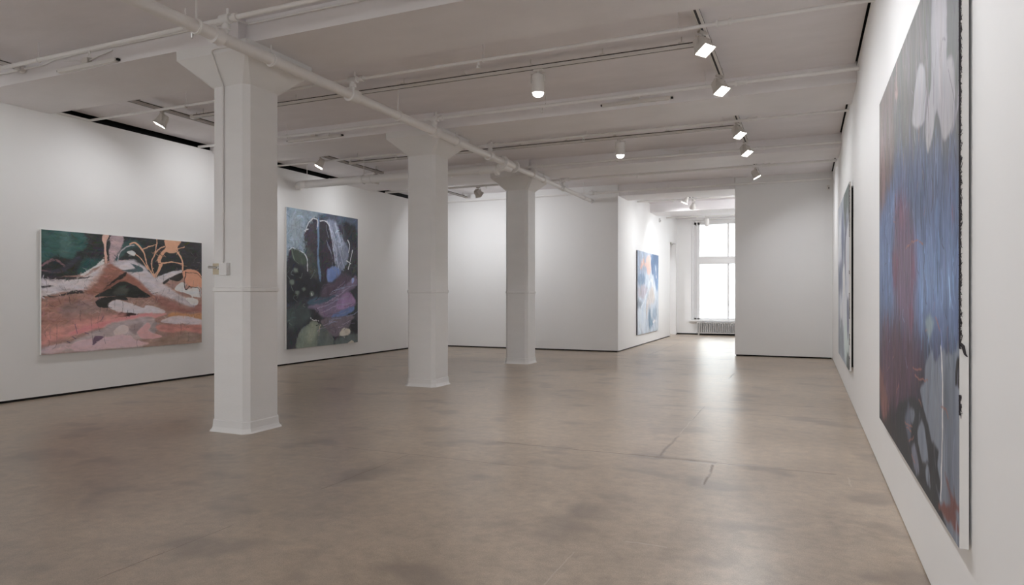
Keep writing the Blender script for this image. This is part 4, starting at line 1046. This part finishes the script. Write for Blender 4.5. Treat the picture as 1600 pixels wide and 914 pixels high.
# ------------------------------------------------------------------ pipes
PZ = 4.20
mp = tag(empty('main_pipe', (-5.2, 5, 4.0)), 'thick white main pipe slung along the row of columns', 'pipe')
m = MB(); m.tube([(0, -9, 0), (0, 7.1, 0)], .060, 20); m.build('pipe', PIPE, mp)
m = MB(); m.tube([(0, 7.1, 0), (0, 12.30, 0)], .050, 18); m.build('pipe', PIPE, mp)
for y, r, L in ((-.17, .072, .10), (1.97, .070, .16), (4.02, .070, .16), (5.98, .070, .14), (8.1, .058, .12), (9.95, .056, .12), (12.2, .056, .10)):
    m = MB(); m.tube([(0, y - L / 2, 0), (0, y - L / 2 + .02, 0), (0, y + L / 2 - .02, 0), (0, y + L / 2, 0)], [r + .016, r + .006, r + .006, r + .016], 20); m.build('coupling', PIPE, mp)
for y in (6.55, 7.08):
    m = MB(); m.tube([(0, y - .025, 0), (0, y + .025, 0)], .115, 20)
    for k in range(8):
        t = k * math.pi / 4; m.tube([(.095 * math.cos(t), y - .05, .095 * math.sin(t)), (.095 * math.cos(t), y + .05, .095 * math.sin(t))], .009, 6)
    m.build('flange', PIPE, mp)
m = MB(); m.lathe([(.07, -.2), (.085, -.1), (.085, .1), (.07, .2)], 20); m.rot(Matrix.Translation((0, 6.8, 0)) @ Matrix.Rotation(R(90), 4, 'X')); m.build('valve_body', PIPE, mp)
for y, hz in ((-.4, .4), (.56, .155), (3.0, .4), (4.72, .155), (8.7, .155), (9.78, .4), (11.6, .4)):
    r = .066 if y < 7 else .056
    m = MB(); m.tube([(0, y - .018, 0), (0, y + .018, 0)], r + .004, 20); m.torus((0, y, 0), r + .002, .009, 'y', 22, 6); m.tube([(0, y, r), (0, y, hz)], .009, 8); m.build('ring_hanger', PIPE, mp)
for y in (-.05, 1.97, 4.01, 6.0, 8.22, 10.0):
    m = MB(); m.tube([(0, y, .04), (0, y, PZ - 4.0 - .012)], .026, 10); m.tube([(0, y, .10), (0, y, .14)], .042, 12); m.build('riser_nipple', PIPE, mp)
m = MB(); m.tube([(-.02, -.43, -.075), (-.02, -.43, -.115)], [.016, .008], 8); m.build('drain_plug', STEEL, mp)

def branch(y, x0, x1, label, r=.018, hang=(-8.09, -3.39, -1.18), heads=(-.74,), z=PZ, drop=None):
    b = tag(empty('sprinkler_pipe', ((x0 + x1) / 2, y, z)), label, 'pipe', 'thin sprinkler branch pipes crossing the ceiling')
    cx = (x0 + x1) / 2
    pts = [(x0 - cx, 0, 0), (x1 - cx, 0, 0)]
    m = MB(); m.tube(pts, r, 14); m.build('pipe', PIPE, b)
    for h in hang:
        if x0 < h < x1:
            m = MB(); m.torus((h - cx, 0, 0), r + .006, .005, 'x', 14, 6); m.tube([(h - cx, 0, r + .004), (h - cx, 0, 4.4 - z)], .0045, 6); m.build('hanger', PIPE, b)
    for h in heads:
        if x0 < h < x1:
            m = MB(); m.tube([(h - cx - .075, 0, 0), (h - cx - .055, 0, 0), (h - cx - .05, 0, 0), (h - cx + .05, 0, 0), (h - cx + .055, 0, 0), (h - cx + .075, 0, 0)], [r + .018, r + .018, r + .007, r + .007, r + .018, r + .018], 14)
            m.build('coupling', PIPE, b)
    for h in (-3.45, -7.2):
        if x0 < h < x1:
            m = MB(); m.tube([(h - cx, 0, -r), (h - cx, 0, -r - .03)], .013, 10); m.tube([(h - cx - .016, 0, -r - .03), (h - cx - .012, 0, -r - .065)], .004, 6)
            m.tube([(h - cx + .016, 0, -r - .03), (h - cx + .012, 0, -r - .065)], .004, 6); m.tube([(h - cx, 0, -r - .064), (h - cx, 0, -r - .069)], .022, 12)
            s = m.build('sprinkler_head', PIPE, b)
    if -5.9 < -5.2 < x1 and x0 < -5.3 and y > 4:
        m = MB(); m.tube([(-5.2 - cx - .06, 0, 0), (-5.2 - cx + .06, 0, 0)], r + .024, 14); m.tube([(-5.2 - cx + .10, 0, 0), (-5.2 - cx + .15, 0, 0)], r + .016, 14); m.tube([(-5.2 - cx + .02, 0, .0), (-5.2 - cx + .02, 0, .1)], .012, 8); m.build('tee', PIPE, b)
    if drop:
        m = MB(); m.tube([(x0 - cx + .0, 0, 0), (x0 - cx - .015, -.03, -.004), (x0 - cx - .015, -drop, -.004)], r, 12); m.build('elbow_run', PIPE, b)
    return b
branch(4.95, -10.0, .59, 'white sprinkler pipe in front of the nearest column and first beam', .024, hang=(-8.07, -5.75, -3.4))
branch(6.98, -10.12, .59, 'white sprinkler pipe between first beam and the near can light track', .019, drop=.55)
branch(9.02, -10.14, .59, 'white sprinkler pipe running along the front of the second beam', .023)
branch(11.0, -10.14, .59, 'white sprinkler pipe just behind the second beam', .019)
branch(13.22, -10.14, .59, 'white sprinkler pipe running along the front of the third beam', .023, drop=.5)
branch(15.0, -10.14, .59, 'white sprinkler pipe between third beam and the end walls', .028)
branch(17.26, -10.14, .59, 'white sprinkler pipe across the top of the end walls', .026, hang=(-3.2, -1.2), heads=(-3.55,))
branch(19.55, -4.49, .59, 'thin white pipe over the passage by the twin cone spotlights', .024, z=4.225)
branch(24.05, -4.49, .59, 'thin white pipe nearest the tall window in the passage', .022, z=4.225)

bp = tag(empty('drain_pipe', (-7.7, 11.66, 3.9)), 'thick white pipe from the column row to the wall above the dark painting', 'pipe')
m = MB(); m.tube([(-2.40, 0, 0), (2.25, 0, 0), (2.36, .015, .012), (2.45, .07, .05), (2.49, .13, .09)], [.082, .082, .082, .078, .07], 22); m.build('pipe', PIPE, bp)
m = MB(); m.tube([(-2.36, 0, .0), (-2.42, 0, -.02), (-2.445, 0, -.10)], [.088, .088, .08], 18); m.build('elbow', PIPE, bp)
for x in (-.55, .55, 1.95):
    m = MB(); m.tube([(x - .04, 0, 0), (x + .04, 0, 0)], .092, 22); m.build('coupling', PIPE, bp)
for x in (-2.2, -.72, .75):
    m = MB(); m.torus((x, 0, 0), .090, .007, 'x', 22, 6); m.tube([(x, 0, .09), (x, 0, .5)], .006, 8); m.build('ring_hanger', PIPE, bp)
m = MB(); m.tube([(2.48, -.1, .03), (2.48, .25, .03)], .07, 18); m.tube([(2.30, 0, -.02), (2.36, 0, -.02)], .1, 18); m.build('elbow', PIPE, bp)

# conduits and linear rails on the beam faces
def conduit(pts, label, r=.011, group=None, boxes=()):
    c = tag(empty('conduit', pts[0]), label, 'conduit', group)
    o = Vector(pts[0]); m = MB(); m.tube([Vector(p) - o for p in pts], r, 10); m.build('tube', PIPE, c)
    for p in boxes:
        q = Vector(p) - o; m = MB(); m.lathe([(.045, -.03), (.048, -.02), (.048, .02), (.045, .03)], 16); m.rot(Matrix.Translation(q) @ Matrix.Rotation(R(90), 4, 'X')); m.build('junction_box', PIPE, c)
    return c
conduit([(-10.0, 5.265, 4.30), (-8.5, 5.265, 4.30), (-8.3, 5.265, 4.335), (-7.9, 5.265, 4.345), (-7.3, 5.265, 4.345), (-5.36, 5.265, 4.335), (-5.34, 5.38, 4.335), (.5, 5.39, 4.345)],
        'thin white conduit clipped along the top of the first beam', .012, boxes=[(-8.9, 5.255, 4.30)])
def face_rail(x0, x1, y, z, label):
    c = tag(empty('linear_rail', (x0, y, z)), label, 'light rail', 'short linear rails on the beam faces')
    L = x1 - x0
    m = MB(); m.box(.03, L - .03, 0, .05, -.025, .022); m.build('rail', FIX, c, False, .004)
    for x in (0, L - .03):
        m = MB(); m.box(x + .006, x + .03, .012, .05, -.012, .012); m.build('end_cap', DARK, c, False)
    m = MB(); m.box(L * .5 - .05, L * .5 + .05, -.008, .05, .022, .085); m.build('feed_box', FIX, c, False, .006)
    m = MB(); m.tube([(L * .5 - .05, .02, .05), (L * .3, .03, .09), (L * .1, .03, .12)], .007, 8); m.tube([(L * .5 + .05, .02, .05), (L * .7, .03, .09), (L * .9, .03, .12)], .007, 8); m.build('feed_cable', PIPE, c)
face_rail(-8.24, -7.17, 5.245, 4.185, 'short white rail with black ends on the first beam beside the nearest column')
face_rail(-2.70, -1.67, 9.40, 4.225, 'short white rail with black ends on the second beam above the open floor')
face_rail(-8.35, -7.15, 9.285, 4.20, 'short white rail with black ends on the second beam toward the dark painting wall')
face_rail(-2.72, -1.70, 13.41, 4.25, 'short white rail with black ends on the third beam before the passage')

# ------------------------------------------------------------------ lighting tracks
TZ = 4.27
def track(p0, p1, label, FIX=FIX):
    p0 = Vector(p0); p1 = Vector(p1); L = (p1 - p0).length
    t = tag(empty('track_rail', p0, math.atan2(p1.y - p0.y, p1.x - p0.x)), label, 'light track', 'white lighting tracks under the ceiling')
    m = MB()
    m.box(0, L, -.034, -.012, 0, .045); m.box(0, L, .012, .034, 0, .045); m.box(0, L, -.026, .026, .034, .052)
    m.build('rail', FIX, t, False)
    m = MB(); m.box(.02, L - .02, -.012, .012, .002, .034); m.build('slot', BLACK, t, False)
    m = MB(); m.box(.06, L - .06, -.0348, .0348, .034, .045); m.build('side_groove', BLACK, t, False)
    for x in (0, L - .04):
        m = MB(); m.box(x, x + .04, -.036, .036, -.002, .053); m.build('end_cap', FIX, t, False)
    k = max(2, int(L / .95) + 1)
    for i in range(k):
        x = .25 + (L - .5) * i / (k - 1)
        m = MB(); m.box(x - .03, x + .03, -.042, .042, .046, .062); m.tube([(x, 0, .06), (x, 0, 4.4 - p0.z)], .006, 6); m.build('clip', FIX, t, False)
    return t
track((-.985, 6.42, TZ), (-.985, 9.05, TZ), 'black slotted track with two glaring square floodlights, between first and second beams')
track((-.985, 10.85, TZ), (-.985, 12.95, TZ), 'black slotted track with two square floodlights beyond the second beam')
track((-.985, 14.7, TZ), (-.985, 16.9, TZ), 'track with one square floodlight before the passage end wall')
track((-.985, 1.0, TZ), (-.985, 5.2, TZ), 'added track for the unseen floodlights along the tall paintings wall')  # added out of view to carry the extra floodlights
track((-8.83, 7.72, TZ - .002), (-1.02, 7.72, TZ - .002), 'long crosswise track carrying the nearer can light')
track((-8.83, 11.74, TZ - .002), (-1.02, 11.74, TZ - .002), 'long crosswise track carrying the farther can light')
track((-8.87, 6.55, TZ), (-8.87, 9.15, TZ), 'short grey track above the wide pink landscape painting', FIXG)
track((-8.87, 10.65, TZ), (-8.87, 13.0, TZ), 'short grey track above the tall dark painting by the thick pipe', FIXG)
track((-8.87, 14.7, TZ), (-8.87, 17.2, TZ), 'short grey track running toward the white end wall', FIXG)
track((-8.87, .5, TZ), (-8.87, 5.2, TZ), 'added track for the unseen floodlights along the landscape wall')  # added to carry the extra floodlights beyond the frame
track((-3.03, 18.95, 4.30), (-3.03, 20.7, 4.30), 'short track with two cone spotlights in the passage')

# ------------------------------------------------------------------ floodlights, cans, cone spotlights
def flood(x, y, az, tilt, power, label, group='square floodlights on the tracks', spread=140, z=TZ):
    t = tag(empty('floodlight', (x, y, z), R(az)), label, 'floodlight', group)
    m = MB(); m.box(-.02, .02, -.06, .06, -.03, -.003); m.tube([(0, 0, -.03), (0, 0, -.062)], .011, 10); m.build('adapter', FLOODM, t, True, .003)
    m = MB(); m.box(-.012, .012, -.094, .094, -.068, -.060); m.box(-.012, .012, -.098, -.092, -.16, -.060); m.box(-.012, .012, .092, .098, -.16, -.060); m.build('yoke', FLOODM, t, False)
    M = Matrix.Translation((0, 0, -.15)) @ Matrix.Rotation(R(tilt), 4, 'Y')
    def rc(xx, hy, hz): return [(xx, -hy, -hz), (xx, hy, -hz), (xx, hy, hz), (xx, -hy, hz)]
    m = MB(); m.loft([rc(-.085, .052, .048), rc(-.075, .060, .056), rc(.02, .070, .066), rc(.075, .090, .082), rc(.078, .090, .082), rc(.078, .084, .076), rc(.060, .076, .070)], True)
    m.rot(M); m.build('housing', FLOODM, t, False)
    m = MB()
    for k in range(7): m.box(-.10, -.08, -.05 + k * .0155, -.044 + k * .0155, -.045, .045)
    m.rot(M); m.build('cooling_fins', FLOODM, t, False)
    m = MB(); m.box(.060, .074, -.077, .077, -.071, .071); m.rot(M); m.build('lens', GLOW, t, False)
    n = Vector((math.cos(R(tilt)), 0, -math.sin(R(tilt))))
    light(t, Vector((0, 0, -.15)) + n * .082, n.to_track_quat('-Z', 'Y').to_euler(), power, .13, .12, spread=spread)
    return t
PR, PL = 9.5, 4.3
PB = 13
flood(-.985, 7.30, -32, 60, PR, 'first and largest glaring square floodlight, above the huge blue painting')
flood(-.985, 8.84, -32, 60, PR, 'second glaring square floodlight, just in front of the second beam')
flood(-.985, 11.40, -32, 60, PR, 'third glaring square floodlight, just behind the second beam')
flood(-.985, 12.90, -32, 60, PR, 'fourth glaring square floodlight, in front of the third beam')
flood(-.985, 15.55, 6, 62, PR * 1.8, 'smallest square floodlight, above the passage end wall')
for y, w, k in ((1.6, 'farther back of three', .9), (3.4, 'middle of three', 1.1), (5.14, 'front of three', 1.8)): flood(-.985, y, 0, 62, PR * k, 'added unseen floodlight overhead washing the tall paintings wall, ' + w)  # unseen lamps added to light the huge painting and its wall
flood(-8.87, 7.22, 220, 62, PL * 1.5, 'white floodlight with ribbed back above the wide pink landscape painting')
flood(-8.87, 8.72, 180, 48, PL, 'added white floodlight, unseen behind the nearest column')  # extra lamp added out of sight to wash the wall
flood(-8.87, 10.84, 220, 62, PL * 1.5, 'white floodlight above the tall dark painting and thick pipe')
flood(-8.87, 12.75, 180, 48, PL, 'white floodlight behind the thick pipe by the middle column')
flood(-7.42, 15.0, 70, 40, PB, 'small white floodlight in front of the end wall between two columns', z=4.172)
flood(-8.87, 15.1, 80, 40, PB, 'added white floodlight for the end wall, unseen behind the middle column')  # extra unseen lamp added to brighten the end wall
for y, w in ((1.2, 'farther back of three'), (3.0, 'middle of three'), (4.7, 'front of three')): flood(-8.87, y, 180, 48, PL, 'added unseen floodlight washing the landscape wall before the first beam, ' + w)  # unseen lamps added to wash the landscape wall
m = MB()

for x, w in ((-8.0, 'by the landscape wall'), (-4.6, 'in the middle'), (-1.4, 'by the tall paintings wall')): flood(x, -2.0, -90, 40, 16, 'added unseen floodlight bouncing fill light off the rear wall, ' + w)  # unseen lamps added so rear wall bounce fills column fronts

def can(x, y, power, label, lit=True, z=TZ - .002, name='can_light'):
    t = tag(empty(name, (x, y, z)), label, 'can light', 'white cylinder can lights')
    m = MB(); m.box(-.06, .06, -.02, .02, -.028, -.003); m.tube([(0, 0, -.028), (0, 0, -.05)], .012, 10); m.build('adapter', FIX, t, True, .003)
    m = MB(); m.box(-.092, .092, -.012, .012, -.055, -.048); m.box(-.094, -.088, -.012, .012, -.16, -.048); m.box(.088, .094, -.012, .012, -.16, -.048); m.build('yoke', FIX, t, False)
    m = MB(); m.lathe([(.060, -.07), (.074, -.078), (.077, -.09), (.077, -.285), (.074, -.292), (.066, -.292), (.060, -.27)], 26); m.build('cylinder', FIX, t)
    m = MB(); m.lathe([(.0595, -.268), (.066, -.296), (.060, -.318), (.040, -.334), (.015, -.340)], 24); m.build('lens', GLOW if lit else FIX, t)
    if lit: light(t, (0, 0, -.36), (0, 0, 0), power, .10, .10, spread=120)
    return t
can(-3.0, 7.72, 16, 'larger white can light with round glowing lens, nearer of the two')
can(-3.0, 11.74, 16, 'smaller white can light with round glowing lens beyond the second beam')
can(-3.1, 24.05, 0, 'unlit grey can light silhouetted against the tall window', False, 4.203)

for y, az, k, w in ((18.9, 180, 1, 'first'), (20.3, 170, 1, 'second'), (23.0, 180, 1, 'third'), (24.3, 130, .8, 'fourth')): flood(-.7, y, az, 38, 22 * k, w + ' added floodlight brightening the passage, unseen behind the end wall', spread=170, z=4.30)  # unseen lamps added to brighten the passage in place of stronger daylight
track((-.7, 18.7, 4.30), (-.7, 20.8, 4.30), 'nearer added track for the unseen floodlights of the window room')  # both tracks added only to carry these unseen lamps
track((-.7, 22.7, 4.30), (-.7, 24.8, 4.30), 'farther added track for the unseen floodlights of the window room')
can(-5.7, 24.7, 26, 'added can light brightening the side room, unseen behind the doorway', True, 4.36)  # unseen lamp added to brighten the doorway

def cone(x, y, az, tilt, power, label):
    t = tag(empty('cone_spotlight', (x, y, 4.30), R(az)), label, 'spotlight', 'cone spotlights in the passage')
    m = MB(); m.box(-.02, .02, -.05, .05, -.03, -.003); m.tube([(0, 0, -.03), (0, 0, -.09)], .011, 10); m.build('adapter', FIX, t, True, .003)
    M = Matrix.Translation((0, 0, -.13)) @ Matrix.Rotation(R(tilt) + R(90), 4, 'Y')
    m = MB(); m.lathe([(.025, -.08), (.04, -.075), (.045, -.03), (.085, .06), (.10, .12), (.096, .12), (.080, .06)], 24); m.rot(M); m.build('shade', FIX, t)
    m = MB(); m.lathe([(.09, .085), (.092, .105), (.06, .112), (.01, .114)], 24); m.rot(M); m.build('lens', GLOW, t)
    n = Vector((math.cos(R(tilt)), 0, -math.sin(R(tilt))))
    light(t, Vector((0, 0, -.13)) + n * .135, n.to_track_quat('-Z', 'Y').to_euler(), power, .12, .12, spread=120)
cone(-3.03, 19.2, 190, 62, 6, 'cone spotlight with round lens, nearer of the passage pair')
cone(-3.03, 20.45, 110, 50, 22, 'cone spotlight with round lens, farther of the passage pair')

# ------------------------------------------------------------------ switch box on the nearest column
sb = tag(empty('switch_box', (-5.81, 5.538, 1.715)), 'small square switch box with beige key plate on the nearest column', 'switch box')
m = MB(); m.box(-.056, .054, -.055, 0, 0, .135); m.build('box', COLUMN, sb, False, .004)
m = MB(); m.box(-.165, -.056, -.035, 0, .012, .132); m.build('key_plate', BEIGE, sb, False, .003)
m = MB(); m.tube([(-.08, -.035, .085), (-.08, -.05, .085)], .02, 14); m.tube([(-.09, -.05, .085), (-.20, -.055, .092)], [.010, .016], 10); m.build('key_lever', STEEL, sb)
conduit([(-5.845, 5.52, 1.845), (-5.845, 5.52, 3.785), (-5.80, 5.40, 3.92), (-5.757, 5.30, 4.03), (-5.752, 5.278, 4.06), (-5.735, 5.276, 4.085), (-5.70, 5.276, 4.095), (-5.30, 5.276, 4.075)],
        'thin grey conduit climbing the nearest column from the switch box', .011)

# radiator under the window
rd = tag(empty('radiator', (-2.45, 26.02, 0)), 'low white column radiator under the bright tall window', 'radiator')
m = MB(); m.box(-.030, .030, -.085, .085, .07, .475)
for zz in (.11, .43): m.box(-.032, .032, -.04, .04, zz - .03, zz + .03)
sec = None
for i in range(36):
    x = -1.235 + i * .0705
    if sec is None:
        q = MB()
        for yy, hx in ((-.07, .011), (0, .016), (.07, .016)): q.box(-hx, hx, yy - .022, yy + .022, .10, .455)
        q.box(-.036, .036, -.092, .092, .07, .105); q.box(-.036, .036, -.092, .092, .45, .482)
        sec = q.build('radiator_section', RAD, rd, False); sec.location = (x, 0, 0)
    else:
        c = sec.copy(); COL.objects.link(c); c.parent = rd; c.location = (x, 0, 0)
for x in (-1.2, 1.2):
    m = MB(); m.box(x - .02, x + .02, -.08, .08, 0, .072); m.build('foot', RAD, rd, False)
m = MB(); m.tube([(-1.10, -.10, .40), (-1.10, -.135, .40)], .022, 12); m.build('air_valve', STEEL, rd)

# small devices
sd = tag(empty('security_camera', (.50, 17.5, 4.03)), 'tiny white security camera in the corner of the end wall', 'camera')
m = MB(); m.box(-.03, .03, -.02, 0, -.05, .05); m.tube([(0, -.02, 0), (0, -.06, -.01)], .012, 8); m.build('mount', FIX, sd, False)
m = MB(); m.lathe([(.02, .04), (.032, .03), (.034, -.03), (.028, -.05)], 16, (0, -.085, -.02)); m.build('housing', FIX, sd)
m = MB(); m.tube([(.01, -.11, -.03), (.01, -.125, -.035)], .014, 12); m.build('camera_lens', BLACK, sd)
q = tag(empty('wall_sensor', (-4.498, 22.8, 3.95)), 'tiny grey sensor high on the passage wall above the pale painting', 'sensor')
m = MB(); m.box(0, .05, -.04, .04, 0, .13); m.build('casing', RAD, q, False, .006)
m = MB(); m.box(.05, .055, -.025, .025, .03, .07); m.build('sensor_eye', BLACK, q, False)
